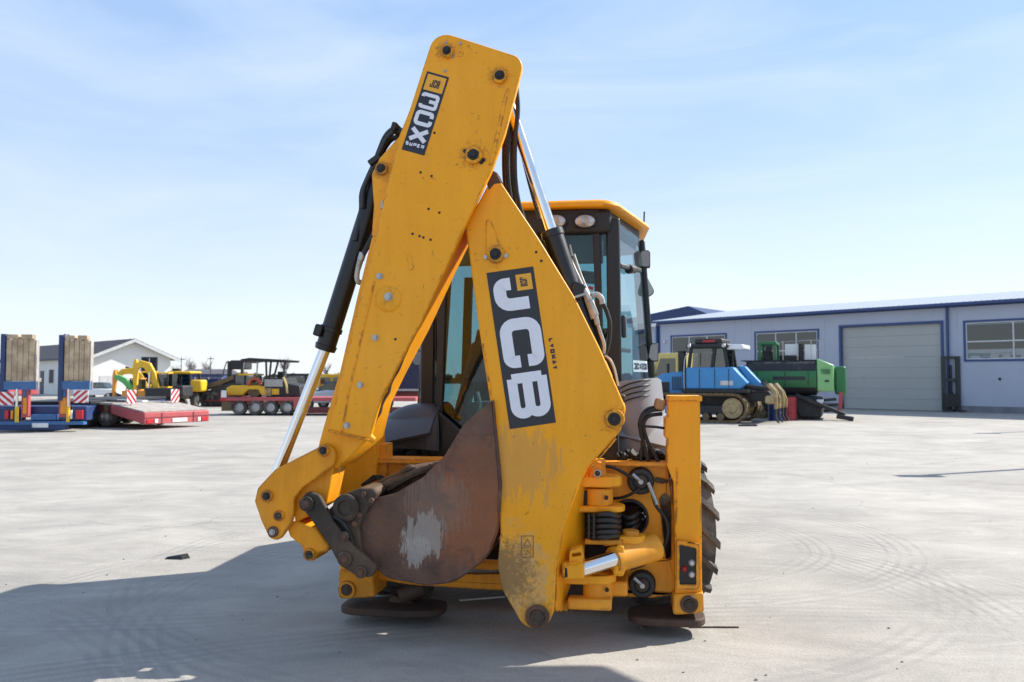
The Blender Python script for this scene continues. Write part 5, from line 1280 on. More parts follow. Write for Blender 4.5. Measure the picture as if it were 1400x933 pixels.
for z, x in ((.35, 3.0), (.55, 2.95), (.75, 2.9)): mb = MB().cyl((x, -.5, z), (x + .55, -.4, z + .05), .06, None, 8).build('screed_pipe', M_DK, scr)
for k in range(4): MB().tube([(2.3 + k * .12, -.45, .9), (2.4 + k * .14, -.62, .75 - .05 * k), (2.7 + k * .1, -.6, .6), (2.95, -.5, .45 + .1 * k)], .03, 6).build('screed_hose', M_RUBH, scr)
for k in range(3): bx(en, 'vent_slat', M_GRN, mx_ + .15, mx_ + .5, -.30 + .01 * k, -.20, 1.9 - k * .07, 1.93 - k * .07)
bx(en, 'handle', M_DK, mx_ + .3, mx_ + .45, -.27, -.22, 1.45, 1.52)
bx(scr, 'lamp_reflector', M_CAR, 2.75, 3.0, -.58, -.52, .62, .78, bev=.02)
MB().bar((3.55, .1, .25), (3.62, .1, 1.05), .14, .10, (0, 1, 0)).build('red_strut', M_REDT, GP)

# --- blue lowbed with raised ramps, rear view ------------------------------------------------------
YB = 25.0; S = YB / F_PX
BT_ = thing('lowbed_trailer', (PT(60, YB), YB, 0), R(5), 'blue lowbed trailer with two plank-covered loading ramps raised upright', 'trailer', 'low loader trailers in the yard')
def bX(px): return (px - 60) * S
def bZ(py): return ZT_(py, YB)
def ramp_(x0, x1, ytop):
    rp0 = bx(BT_, 'loading_ramp', M_DBLU, bX(x0), bX(x0 + 6), 0, .28, bZ(548), bZ(ytop))
    bx(rp0, 'side_frame', M_WOODG, bX(x1 - 2), bX(x1), .04, .24, bZ(532), bZ(ytop + 8))
    n = 5; a, b = bX(x0 + 7), bX(x1 - 2)
    for k in range(n):
        w = (b - a) / n; z0 = bZ(521) + random.uniform(-.01, .01); MB().box(a + k * w + .006, a + (k + 1) * w - .006, .02 + random.uniform(-.008, .008), .07, z0, bZ(ytop + 7) + random.uniform(-.01, .02)).build('plank', M_WOOD, rp0, .006)
    for k in range(2): MB().box(a + k * (b - a) / 2 + .03, a + (k + 1) * (b - a) / 2 - .05, -.02, .2, bZ(ytop + 6.5), bZ(ytop + .5)).build('end_block', M_WOOD, rp0, .01)
    bx(rp0, 'hinge_beam', M_BLU, bX(x0 + 6), bX(x1), -.02, .2, bZ(533), bZ(521.5))
    bx(rp0, 'ramp_back', M_DBLU, a, b, .09, .2, bZ(521), bZ(ytop + 9))
ramp_(3, 49, 457); ramp_(79, 121, 458)
for x0, x1 in ((31, 40), (80, 92)):
    o = bx(BT_, 'ramp_post', M_REDT, bX(x0), bX(x1), .05, .2, bZ(571), bZ(533)); bx(o, 'reflector', M_ORA, bX(x0 + 2.5), bX(x1 - 2), .035, .048, bZ(566), bZ(544)); bx(o, 'post_plate', M_BLU, bX(x0 + 3), bX(x1 - 3), .03, .047, bZ(543), bZ(534))
for x in (27.5, 94.5):
    o = MB().cyl((bX(x), -.06, bZ(577)), (bX(x), -.06, bZ(556)), .05, None, 10).build('ramp_cylinder', M_BYEL, BT_); MB().cyl((bX(x), -.06, bZ(556)), (bX(x), -.06, bZ(532)), .035, None, 10).build('cylinder_rod', M_CHROME, o)
def warn_board(parent, x0, x1, z0, z1, y, flip=False, name='warning_board'):
    o = bx(parent, name, M_SIGNW, x0, x1, y, y + .02, z0, z1); w, h = x1 - x0, z1 - z0
    def clip(poly, f):
        out = []
        for i in range(len(poly)):
            p, q = poly[i], poly[(i + 1) % len(poly)]; a, b = f(p), f(q)
            if a >= 0: out.append(p)
            if a * b < 0: t = a / (a - b); out.append((p[0] + (q[0] - p[0]) * t, p[1] + (q[1] - p[1]) * t))
        return out
    for k in range(-1, 5):
        c0 = -.55 + k * .5; poly = [(0, 0), (1, 0), (1, 1), (0, 1)]
        g = (lambda p: (p[0] if not flip else 1 - p[0]) + p[1])
        poly = clip(poly, lambda p: g(p) - c0)
        if len(poly) > 2: poly = clip(poly, lambda p: c0 + .25 - g(p))
        if len(poly) > 2: MB().prism([(x0 + p[0] * w, y - .004, z0 + p[1] * h) for p in poly], (0, .003, 0)).build('red_stripe', M_SIGNR, o, smooth=0)
    return o
warn_board(BT_, bX(2), bX(23), bZ(554), bZ(536), -.05); warn_board(BT_, bX(101), bX(120), bZ(551), bZ(534), -.05, True)
bx(BT_, 'rear_beam', M_BLU, bX(-14), bX(114), 0, .25, bZ(581), bZ(576), bev=.01); bx(BT_, 'under_beam', M_DBLU, bX(-14), bX(90), .03, .25, bZ(588), bZ(581), bev=.01)
bx(BT_, 'tail_platform', M_BLU, bX(42), bX(76), .1, 1.5, bZ(575), bZ(567), bev=.02)
bx(BT_, 'number_plate', M_SIGNW, bX(47), bX(68), -.012, -.002, bZ(584.5), bZ(578.5))
bx(BT_, 'frame', M_DBLU, bX(-10), bX(92), .35, 9, .45, .75)
bx(BT_, 'deck', M_DK, bX(-14), bX(94), 1.6, 9, .78, .86)
bx(BT_, 'step_box', M_DBLU, bX(-12), bX(28), .05, .5, bZ(575), bZ(558), bev=.02); bx(BT_, 'step_box', M_DBLU, bX(98), bX(117), .05, .5, bZ(575), bZ(556), bev=.02)
for x0, x1, m in ((11, 16, M_SIGNR), (96, 99, M_SIGNW), (104, 113, M_SIGNR), (19, 22, M_ORA)): bx(BT_, 'tail_lamp', m, bX(x0), bX(x1), -.03, .04, bZ(573), bZ(561), bev=.01)
for y in (3.0, 4.1, 5.2):
    for x in (bX(-4), bX(86)): wheel_bg(BT_, x, y, .40, .40, .3, 'x')

# --- red lowbed behind it, turned to the left ------------------------------------------------------------
RB = thing('lowbed_trailer', (PT(199, 26), 26, 0), R(59), 'faded red lowbed trailer with a sloping plank tail, standing empty left of the machine', 'trailer', 'low loader trailers in the yard')
RW = 2.42
# local x runs across the tail, local y along the bed
deck = bx(RB, 'bed_frame', M_REDD, .05, RW - .05, 1.7, 9.5, .50, .74)
for k in range(13): MB().box(.02 + k * (RW - .04) / 13 + .006, .02 + (k + 1) * (RW - .04) / 13 - .006, 1.65, 9.5, .742, .80 + .004 * (k % 3)).build('deck_plank', M_WOODG, deck)
tl = MB().prism([(0, 0, .16), (0, 0, .52), (0, 1.7, .74), (0, 1.7, .46)], (RW, 0, 0)).build('tail', M_REDT, RB, .02)
for k in range(10): MB().prism([(.02 + k * (RW - .04) / 10 + .006, .08, .535), (.02 + (k + 1) * (RW - .04) / 10 - .006, .08, .535), (.02 + (k + 1) * (RW - .04) / 10 - .006, 1.62, .745), (.02 + k * (RW - .04) / 10 + .006, 1.62, .745)], (0, 0, .035)).build('tail_plank', M_WOODG, tl)
for x0, x1, m in ((.08, .30, M_SIGNR), (RW - .30, RW - .08, M_SIGNR), (.36, .46, M_SIGNW), (RW - .46, RW - .36, M_SIGNW)): bx(tl, 'tail_lamp', m, x0, x1, -.03, -.002, .2, .32)
bx(tl, 'number_plate', M_SIGNW, 1.0, 1.55, -.02, -.004, .20, .32); bx(tl, 'tail_seam', M_REDD, .02, RW - .02, -.012, -.002, .355, .375)
for x in (.62, RW - .62): bx(tl, 'tail_divider', M_REDD, x - .012, x + .012, -.014, -.002, .17, .51)
nk = bx(RB, 'gooseneck', M_REDT, .3, RW - .3, 9.5, 13.5, .95, 1.45, bev=.04); bx(nk, 'neck_deck', M_WOODG, .2, RW - .2, 9.5, 13.5, 1.46, 1.60)
for y in (2.2, 3.1, 4.0): 
    for x in (.24, RW - .24): wheel_bg(RB, x, y, .37, .37, .28, 'x')
for k in range(6): bx(deck, 'outrigger', M_BRN, -.03, .05, 1.9 + k * 1.3, 2.0 + k * 1.3, .48, .73)
for x, y in ((.35, 1.2), (RW - .3, 1.4)):
    o = MB().cyl((x, y, .72), (x, y, 1.1), .02, None, 6).build('marker_post', M_ZINC, RB); warn_board(o, x - .16, x + .16, .78, 1.22, y - .05, x > 1, 'marker_board')
o = MB().box(.6, .95, 1.9, 4.6, .80, .87).build('loading_plank', M_DK); o.parent = None
o.location = RB.location; o.rotation_euler = RB.rotation_euler; tag(o, 'dark beam lying along the deck of the red lowbed trailer', 'beam')
o = MB().box(1.2, 1.4, 1.8, 5.2, .805, .86).build('loading_plank', M_SIGNW); o.location = RB.location; o.rotation_euler = RB.rotation_euler; tag(o, 'white board lying along the deck of the red lowbed trailer', 'board')

# --- house -------------------------------------------------------------------------------------------------
HO = thing('house', (PT(122, 75), 75, 0), R(46), 'white rendered house with a grey pitched roof beyond the trailers', 'house')
GW, GL_, EH, RH = 7.35, 26.0, 3.5, 5.05
mb = MB(); mb.prism([(0, 0, 0), (GW, 0, 0), (GW, 0, EH), (GW / 2, 0, RH - .08), (0, 0, EH)], (0, .25, 0), [[(4.7, 0, 1.95), (6.0, 0, 1.95), (6.0, 0, 3.45), (4.7, 0, 3.45)]]); hw = mb.build('gable_wall', M_HOUSE, HO, smooth=0)
bx(HO, 'side_wall', M_HOUSE, 0, .25, .25, GL_, 0, EH); bx(HO, 'side_wall', M_HOUSE, GW - .25, GW, .25, GL_, 0, EH); bx(HO, 'rear_wall', M_HOUSE, 0.25, GW - .25, GL_ - .25, GL_, 0, EH)
sl = (RH - EH) / (GW / 2)
for s in (0, 1):
    x0, xr = (-.6, GW / 2) if s == 0 else (GW + .6, GW / 2); z0 = EH - .6 * sl
    r_ = MB().prism([(x0, -.7, z0 + .02), (xr, -.7, RH + .02), (xr, -.7, RH + .17), (x0, -.7, z0 + .17)], (0, GL_ + 1.2, 0)).build('roof', M_SHING, HO, smooth=0)
    MB().prism([(x0, -.76, z0 - .16), (xr, -.76, RH - .16), (xr, -.76, RH + .12), (x0, -.76, z0 + .12)], (0, .055, 0)).build('barge_board', M_GTRIM, r_, smooth=0)
    for k in range(9):
        t = (k + .5) / 9; MB().bar((x0 + (xr - x0) * t, -.72, z0 + .185 + (RH - z0) * t), (x0 + (xr - x0) * t, GL_ + .5, z0 + .185 + (RH - z0) * t), .06, .03).build('tile_course', M_SHING, r_)
bx(HO, 'soffit', M_GTRIM, -.55, -.003, .3, GL_, EH - .24, EH - .20)
w = MB().prism([(4.6, -.03, 1.85), (6.1, -.03, 1.85), (6.1, -.03, 3.55), (4.6, -.03, 3.55)], (0, .06, 0), [[(4.7, -.03, 1.95), (6.0, -.03, 1.95), (6.0, -.03, 3.45), (4.7, -.03, 3.45)]]).build('window', M_DK, HO, smooth=0)
bx(w, 'pane', M_PANE, 4.7, 6.0, .06, .07, 1.95, 3.45); bx(w, 'mullion', M_WFR, 5.3, 5.38, .0, .05, 1.95, 3.45); bx(w, 'curtain', M_GTRIM, 4.72, 5.0, .15, .18, 1.95, 3.4)
for y in (4, 9, 15, 20):
    w = bx(HO, 'window', M_WFR, -.04, -.003, y, y + 1.5, 1.0, 2.5); bx(w, 'pane', M_DK, -.05, -.041, y + .1, y + 1.4, 1.1, 2.4)
d = bx(HO, 'door', M_NAVT, -.05, -.003, 12.0, 13.0, 0, 2.3); bx(d, 'handle', M_ZINC, -.09, -.05, 12.1, 12.2, 1.0, 1.05)
bx(HO, 'blind', M_GTRIM, .9, 2.4, -.03, -.003, .8, 1.8)
ch = bx(HO, 'chimney', M_GTRIM, 4.6, 5.1, 6, 6.6, RH - .8, RH + .25)

# white pick-up by the house
YW = 56; WV = thing('pickup_truck', (PT(136, YW), YW, 0), R(8), 'low white vehicle parked by the house, behind the red lowbed', 'car')
bd = MB().prism([(-1.6, 0, .45), (1.1, 0, .45), (1.1, 0, .85), (-1.6, 0, .95)], (0, 1.7, 0)).build('body', M_CAR, WV, .06)
MB().prism([(-.9, .12, .95), (.5, .12, .88), (.2, .12, 1.3), (-.6, .12, 1.32)], (0, 1.45, 0)).build('cabin', M_BGL, WV, .05)
for x in (-1.05, .6):
    for y in (.1, 1.6): wheel_bg(WV, x, y, .32, .32, .22)

# --- excavators -------------------------------------------------------------------------------------------
def excavator(loc, rz, k, m, boom2, label, parts_m=None, pose=None, cat='excavator', body=None, bw=.42):
    """Crawler excavator; local x points along the arm."""
    E = thing('excavator', loc, rz, label, cat, 'excavators parked in the yard'); E.scale = (k, k, k)
    for y in (-1.0, 1.0):
        n = 10; pts = [(-1.4 + .4 * math.cos(t), .42 + .4 * math.sin(t)) for t in [math.pi / 2 + math.pi * i / n for i in range(n + 1)]] + [(1.4 + .4 * math.cos(t), .42 + .4 * math.sin(t)) for t in [-math.pi / 2 + math.pi * i / n for i in range(n + 1)]]
        o = MB().prism([(x, y - .25, z) for x, z in pts], (0, .5, 0)).build('crawler_track', M_DK, E, .03)
        for x in (-1.4, 1.4): MB().cyl((x, y - .27, .42), (x, y + .27, .42), .26, None, 14).build('sprocket', M_BRN, o)
    MB().cyl((0, 0, .7), (0, 0, .95), .7, None, 20).build('slew_ring', M_DK, E)
    MB().box(-2.1, .9, -1.15, 1.15, .95, 1.75).build('engine_housing', body or m, E, .12, 3)
    MB().box(-2.3, -1.6, -1.1, 1.1, 1.0, 1.95).build('counterweight', M_DK, E, .15, 3)
    c = MB().box(-.5, .95, -1.15, -.15, 1.72, 1.85).build('cab', m, E, .03)
    for x, y in ((-.45, -1.1), (.85, -1.1), (-.45, -.2), (.85, -.2)): MB().bar((x, y, 1.8), (x - (.12 if x > 0 else 0), y, 2.95), .09, .09, (0, 1, 0)).build('cab_post', M_DK, c)
    MB().box(-.55, .85, -1.18, -.12, 2.92, 3.06).build('cab_roof', m, c, .05)
    for y in (-1.12, -.18): MB().prism([(-.4, y, 1.86), (.8, y, 1.86), (.68, y, 2.9), (-.4, y, 2.9)], (0, .012, 0)).build('side_window', M_BGL, c, smooth=0)
    MB().prism([(.86, -1.06, 1.86), (.86, -.24, 1.86), (.74, -.24, 2.9), (.74, -1.06, 2.9)], (.012, 0, 0)).build('windscreen', M_BGL, c, smooth=0)
    B = pose or [(.6, 1.6), (1.5, 3.4), (2.6, 4.1), (3.4, 3.9), (4.4, 3.3)]
    S_ = boom2
    mb = MB(); L_ = []; Rr = []
    for i, p in enumerate(B):
        p = Vector(p); d_ = (Vector(B[min(i + 1, len(B) - 1)]) - Vector(B[max(i - 1, 0)])).normalized(); n_ = Vector((-d_.y, d_.x)); w = [.22, .30, .32, .27, .2][min(i, 4)]
        L_.append(p + n_ * w); Rr.append(p - n_ * w)
    mb.prism([(p.x, -.18, p.y) for p in L_ + Rr[::-1]], (0, .36, 0)); bo_ = mb.build('boom', m, E, .03)
    a, b = Vector(B[-1]), Vector(S_[0]); d_ = (b - a).normalized(); n_ = Vector((-d_.y, d_.x)); t = a - d_ * .7
    MB().prism([(q.x, -.15, q.y) for q in (t + n_ * .12, a + n_ * .24, b + n_ * .12, b - n_ * .12, a - n_ * .2, t - n_ * .1)], (0, .30, 0)).build('stick', parts_m or m, E, .03)
    MB().cyl((B[1][0] + .2, 0, B[1][1] + .45), (B[2][0] + .6, 0, B[2][1] + .35), .09, None, 10).build('arm_cylinder', M_DK, bo_)
    MB().cyl((.95, .25, 1.4), (B[2][0] - .3, .25, B[2][1] - .55), .09, None, 10).build('lift_cylinder', M_CHROME, bo_)
    q = [Vector(p) for p in S_]; out = [q[0] + Vector((-.2, .1)), q[0] + Vector((.25, .05)), q[1] + Vector((.45, .35)), q[1] + Vector((.1, -.25)), q[1] + Vector((-.55, -.15)), q[1] + Vector((-.6, .3))]
    MB().prism([(p.x, -bw, p.y) for p in out], (0, 2 * bw, 0)).build('bucket', M_DK if m != M_BORA else M_BRN, E, .06, 3)
    return E
excavator((PT(221, 44), 44, 0), R(180), .62, M_BYEL, [(2.15, .9), (2.2, .55)], 'yellow excavator with its arched arm folded down, in front of the white house', pose=[(.3, 1.6), (.75, 2.9), (1.15, 3.6), (1.7, 3.8), (2.15, 3.45)], body=M_DK)
excavator((PT(186, 47), 47, 0), R(172), .52, M_BORA, [(2.45, .9), (2.4, .5)], 'small orange excavator with a pale green boom, left of the yellow one', M_BORA, pose=[(.2, 1.5), (.7, 2.2), (1.2, 2.75), (1.9, 3.1), (2.4, 3.25)])
for o in bpy.data.objects:
    if o.name.startswith('boom') and o.parent and o.parent.name == 'excavator.001': o.data.materials[0] = M_BGRN

excavator((PT(207, 52), 52, 0), R(200), .66, M_BYEL, [(3.2, 1.0), (3.1, .6)], 'yellow excavator with a dark glazed cab, farther back between the other two', pose=[(.4, 1.6), (1.0, 2.6), (1.6, 3.1), (2.4, 3.0), (3.0, 2.5)])
# --- old backhoe and dark screener farther left -----------------------------------------------------------
YK = 46; SK = YK / F_PX
BK = thing('wheeled_loader', (PT(246, YK), YK, 0), 0, 'small loader with a dark cab and yellow roof behind the red lowbed', 'loader')
c = bx(BK, 'cab', M_DK, -.6, .6, 0, 1.5, 1.05, 1.15)
for x in (-.58, .58):
    for y in (.05, 1.45): MB().bar((x, y, 1.1), (x * .92, y, 1.85), .1, .1, (0, 1, 0)).build('cab_post', M_DK, c)
bx(c, 'cab_roof', M_BYEL, -.66, .62, -.1, 1.6, 1.83, 1.97, bev=.06)
bx(c, 'rear_window', M_BGL, -.5, .5, .04, .05, 1.15, 1.83); bx(BK, 'body', M_BRN, -.6, .6, -.4, 2.2, .45, 1.05, bev=.06); bx(BK, 'side_tank', M_BYEL, .6, 1.25, -.1, .8, .85, 1.5, bev=.1)
for x in (-.75, .75):
    for y in (.3, 2.2): wheel_bg(BK, x, y, .45, .45, .3, 'x')
bx(BK, 'beacon', M_DK, -.55, -.15, .3, .6, 1.97, 2.12, bev=.04)
SCN = thing('screening_machine', (PT(292, YK), YK + 1, 0), 0, 'dark mobile screener with a long brown conveyor, left of the four-axle lowbed', 'screening machine')
def kx(px): return (px - 292) * SK
def kz(py): return ZT_(py, YK)
bd = MB().prism([(kx(266), 0, kz(556)), (kx(322), 0, kz(556)), (kx(322), 0, kz(520)), (kx(290), 0, kz(528)), (kx(266), 0, kz(540))], (0, 2.2, 0)).build('body', M_DK, SCN, .04)
MB().prism([(kx(238), .2, kz(533)), (kx(262), .2, kz(535)), (kx(290), .2, kz(528)), (kx(322), .2, kz(514)), (kx(322), .2, kz(508)), (kx(290), .2, kz(520)), (kx(262), .2, kz(529)), (kx(238), .2, kz(527))], (0, 1.0, 0)).build('conveyor', M_BRN, SCN, .03)
bx(SCN, 'engine_pod', M_DK, kx(303), kx(325), .3, 1.6, kz(505), kz(492), bev=.08)
mb = MB(); mb.tube([(kx(293), .3, kz(516)), (kx(297), .3, kz(500)), (kx(300), .3, kz(494)), (kx(306), .3, kz(495))], .03, 6); mb.build('frame_tube', M_DK, SCN)
bx(SCN, 'frame_leg', M_DK, kx(300), kx(304), .3, .6, kz(525), kz(494)); bx(SCN, 'blue_cover', M_DBLU, kx(262), kx(280), 1.2, 1.3, kz(527), kz(519))
for x in (274, 284, 312): wheel_bg(SCN, kx(x), .1, .42, .42, .3)
bx(SCN, 'red_bar', M_REDD, kx(270), kx(300), -.05, .0, kz(550), kz(547))

# --- four-axle red lowbed with its load -------------------------------------------------------------------
Y4 = 36.0; S4 = Y4 / F_PX
R4 = thing('lowbed_trailer', (PT(303, Y4), Y4, 0), R(-2), 'long red four-axle lowbed trailer carrying a paver and a roller, behind the raised arm', 'trailer', 'low loader trailers in the yard')
def rX(px): return (px - 303) * S4
def rZ(py): return ZT_(py, Y4)
bed = bx(R4, 'bed', M_REDT, 0, rX(570), 0, 2.5, rZ(548.5), rZ(543.5), bev=.02)
bx(bed, 'tail_frame', M_BRN, 0, rX(318), .05, 2.4, rZ(562), rZ(549)); bx(bed, 'rear_lamp', M_SIGNR, -.04, rX(309), -.02, .3, rZ(549), rZ(536), bev=.05)
for x0 in (318, 340, 361, 383): bx(bed, 'wheel_arch', M_REDD, rX(x0) - .04, rX(x0) + .12, -.02, .2, rZ(553), rZ(549))
bx(bed, 'side_box', M_REDT, rX(403), rX(412), -.03, .4, rZ(560), rZ(544)); bx(bed, 'low_beam', M_REDD, rX(412), rX(570), .1, .6, rZ(565), rZ(557))
for px in (328, 350, 371, 394):
    for y in (.12, 2.35): wheel_bg(R4, rX(px), y, .34, .34, .26)
bx(bed, 'marker_board', M_SIGNW, rX(304), rX(311), -.06, -.04, rZ(543.5), rZ(534))
RO = thing('road_roller', (PT(332, Y4), Y4 + .4, rZ(543.4)), R(-2), 'yellow road roller with a glazed cab, loaded at the tail of the red lowbed', 'road roller')
def oX(px): return (px - 332) * S4
z00 = rZ(543.4)
def oZ(py): return rZ(py) - z00
bd = MB().prism([(oX(306), 0, oZ(541)), (oX(328), 0, oZ(541)), (oX(336), 0, oZ(533)), (oX(350), 0, oZ(533)), (oX(354), 0, oZ(541)), (oX(360), 0, oZ(541)), (oX(358), 0, oZ(529)), (oX(350), 0, oZ(527)), (oX(312), 0, oZ(527)), (oX(305), 0, oZ(531))], (0, 1.6, 0)).build('body', M_BYEL, RO, .03)
MB().cyl((oX(343), .1, .32), (oX(343), 1.5, .32), .32, None, 22).build('drum', M_BRN, RO); MB().cyl((oX(318), .1, .3), (oX(318), 1.5, .3), .28, None, 22).build('drum', M_DK, RO)
c = bx(RO, 'cab_roof', M_BYEL, oX(320), oX(342), .1, 1.5, oZ(513.5), oZ(511), bev=.02)
for px, m in ((314, M_BGL), (330, M_BGL)): bx(c, 'window', m, oX(px + (1 if px > 320 else 0)), oX(px + 14), .2, .22, oZ(527), oZ(514))
for px in (314, 329, 351): bx(c, 'cab_post', M_DK, oX(px) - .03, oX(px) + .03, .15, .25, oZ(527), oZ(513))
MB().tube([(oX(336), -.02, oZ(527)), (oX(341), -.05, oZ(519)), (oX(350), -.05, oZ(519)), (oX(354), -.02, oZ(526))], .07, 8).build('red_hose', M_HOOP, RO)
PV = thing('asphalt_paver', (PT(368, Y4), Y4 + .5, rZ(543.4)), R(-2), 'grey asphalt paver under a flat black canopy, loaded on the red lowbed', 'road paver')
def vX(px): return (px - 368) * S4
bd = MB().prism([(vX(352), 0, oZ(543)), (vX(408), 0, oZ(543)), (vX(406), 0, oZ(528)), (vX(386), 0, oZ(524)), (vX(384), 0, oZ(517)), (vX(356), 0, oZ(517)), (vX(352), 0, oZ(530))], (0, 1.9, 0)).build('body', M_DK, PV, .03)
bx(bd, 'grille', M_ZINC, vX(357), vX(383), -.02, -.002, oZ(529), oZ(519)); bx(bd, 'side_plate', M_TAN, vX(354), vX(367), -.03, -.002, oZ(542), oZ(531)); bx(bd, 'yellow_panel', M_BYEL, vX(368), vX(378), -.03, -.002, oZ(540), oZ(532)); bx(bd, 'white_plate', M_SIGNW, vX(354), vX(360), -.04, -.031, oZ(543), oZ(534))
cn = MB().prism([(vX(323), 0, oZ(491)), (vX(335), 0, oZ(489)), (vX(389), 0, oZ(492)), (vX(387), 0, oZ(495)), (vX(335), 0, oZ(494)), (vX(323), 0, oZ(496))], (0, 1.9, 0)).build('canopy', M_DK, PV, .02)
for x0, x1 in ((324, 324), (358, 359), (365, 363), (375, 369), (385, 382)): MB().bar((vX(x0), .1, oZ(494)), (vX(x1), .1, oZ(517)), .07, .07, (0, 1, 0)).build('canopy_post', M_DK, cn)
MB().tube([(vX(327), .1, oZ(495)), (vX(326), .1, oZ(512)), (vX(345), .1, oZ(513)), (vX(346), .1, oZ(495))], .04, 6, 1).build('guard_frame', M_ZINC, cn)
s_ = bx(bd, 'seat', M_SEAT, vX(371), vX(379), .4, 1.0, oZ(517), oZ(508), bev=.03)
MB().tube([(vX(384), -.05, oZ(516)), (vX(388), -.05, oZ(526)), (vX(390), -.05, oZ(538))], .05, 6).build('auger_arm', M_TRUCKY, PV)

# machines and vehicles further right, seen between arm and trailer
YG = 46; SG = YG / F_PX
DM = thing('wheel_loader', (PT(404, YG), YG, 0), 0, 'dark wheel loader with yellow lamps standing behind the four-axle lowbed', 'loader')
bx(DM, 'body', M_DK, -.7, .8, 0, 2.4, .5, 1.15, bev=.05); c = bx(DM, 'cab', M_DK, -.55, .6, .1, 1.5, 1.15, 1.2)
for x in (-.52, .57): MB().bar((x, .15, 1.15), (x * .9, .15, 1.78), .08, .08, (0, 1, 0)).build('cab_post', M_DK, c)
bx(c, 'cab_roof', M_DK, -.62, 1.2, 0, 1.6, 1.72, 1.84, bev=.04); bx(c, 'window', M_BGL, -.47, .52, .16, .17, 1.2, 1.74)
for x in (-.68, .68): bx(DM, 'lamp', M_BYEL, x - .09, x + .09, -.06, .06, 1.25, 1.45, bev=.03)
for x in (-.75, .75): wheel_bg(DM, x, .1, .48, .48, .32, 'x')
YV = thing('panel_van', (PT(447, 44), 44, 0), R(-12), 'yellow van with dark windows, half hidden behind the raised arm', 'van')
bd = MB().prism([(-.65, 0, .35), (1.9, 0, .35), (1.9, 0, 1.82), (-.35, 0, 1.80), (-.65, 0, 1.2)], (0, 1.7, 0)).build('body', M_BYEL, YV, .06)
bx(bd, 'side_window', M_BGL, -.35, .2, -.012, -.002, 1.1, 1.62); bx(bd, 'side_window', M_BGL, .35, .9, -.012, -.002, 1.1, 1.62)
for x in (-.2, 1.4): wheel_bg(YV, x, .08, .32, .32, .2)
WC = thing('parked_car', (PT(437, 42), 42, 0), R(20), 'white car with its bonnet toward the red lowbed, in front of the yellow van', 'car')
bd = MB().prism([(-1.0, 0, .35), (1.6, 0, .35), (1.6, 0, .95), (.35, 0, 1.0), (-.85, 0, .80), (-1.0, 0, .6)], (0, 1.65, 0)).build('body', M_CAR, WC, .07)
MB().prism([(-.1, .12, .95), (1.5, .12, .95), (1.3, .12, 1.4), (.45, .12, 1.42)], (0, 1.4, 0)).build('cabin', M_BGL, WC, .06)
for x in (-.55, 1.2): wheel_bg(WC, x, .06, .3, .3, .2)
NT = thing('box_trailer', (PT(478, 41), 41, 0), R(-4), 'dark navy box trailer standing behind the raised arm, left of the cab', 'trailer')
b_ = bx(NT, 'box_body', M_NAVT, 0, 3.45, 0, 2.45, .95, 3.35, bev=.04); bx(b_, 'bottom_rail', M_ZINC, .02, 3.43, -.02, -.002, .97, 1.07); bx(NT, 'chassis', M_REDD, .1, 3.4, .3, 2.1, .55, .93)
for k in range(1, 4): bx(b_, 'side_post', M_NAVT, k * .86 - .03, k * .86 + .03, -.03, -.002, 1.08, 3.3)
for x in (.7, 1.7): wheel_bg(NT, x, .15, .45, .45, .3)

# --- far horizon: bare trees, poles, low buildings -------------------------------------------------------------
random.seed(21)
def bare_tree(px, Y, h, label, leaf=False):
    t = thing('tree', (PT(px, Y), Y, 0), random.uniform(0, 6), label, 'tree', 'far trees on the horizon')
    mb = MB(); tw = MB(); mb.cyl((0, 0, 0), (0, 0, h * .5), h * .022, h * .014, 7)
    for i in range(26):
        a = random.uniform(0, 6.28); z = h * random.uniform(.3, .55); l = h * random.uniform(.2, .42); p = Vector((0, 0, z)); d_ = Vector((math.cos(a) * .55, math.sin(a) * .55, 1)).normalized(); q = p + d_ * l
        tw.cyl(p, q, h * .008, h * .003, 5)
        for j in range(5):
            s = p.lerp(q, random.uniform(.4, 1)); e = s + Vector((random.uniform(-.14, .14), random.uniform(-.14, .14), random.uniform(.02, .2))) * h; tw.cyl(s, e, h * .004, h * .0015, 4)
            if leaf:
                for k in range(6):
                    c_ = s.lerp(e, random.random()) + Vector([random.uniform(-.05, .05) * h for _ in range(3)]); u = Vector([random.uniform(-1, 1) for _ in range(3)]).normalized() * h * .03; v_ = u.cross(Vector((.3, .5, .8))); tw.add([c_ - u, c_ + v_, c_ + u, c_ - v_], [(0, 1, 2, 3)])
    mb.build('trunk', M_BARK, t); tw.build('crown', M_LEAF if leaf else M_BARK, t, smooth=0)
for px, Y, h, lf, lb in ((96, 96, 6.6, True, 'bushy tree whose top shows above the right-hand raised ramp'), (284, 190, 6, False, 'small bare tree on the horizon above the brown conveyor'), (389, 200, 7, False, 'bare tree on the horizon right of the paver canopy'),
                         (262, 170, 6, False, 'bare tree on the horizon above the blue shed'), (446, 210, 6, False, 'bare tree on the horizon above the yellow van'), (240, 200, 5, False, 'bare tree on the horizon right of the white house')): bare_tree(px, Y, h, lb, lf)
mb = MB()
for i in range(700):
    x = random.uniform(-170, 60); y = 235 + random.uniform(-4, 4); h = random.uniform(1.2, 3.2); c_ = Vector((x, y, h * .4)); u = Vector((random.uniform(-1.8, 1.8), 0, random.uniform(-.5, .5))); v_ = Vector((random.uniform(-.4, .4), random.uniform(-.5, .5), h * .5)); mb.add([c_ - u - v_, c_ + u - v_, c_ + u * .6 + v_, c_ - u * .7 + v_], [(0, 1, 2, 3)])
tag(mb.build('scrub_line', M_LEAF, None, smooth=0), 'thin scrub along the far edge of the fields', None, None, 'stuff')
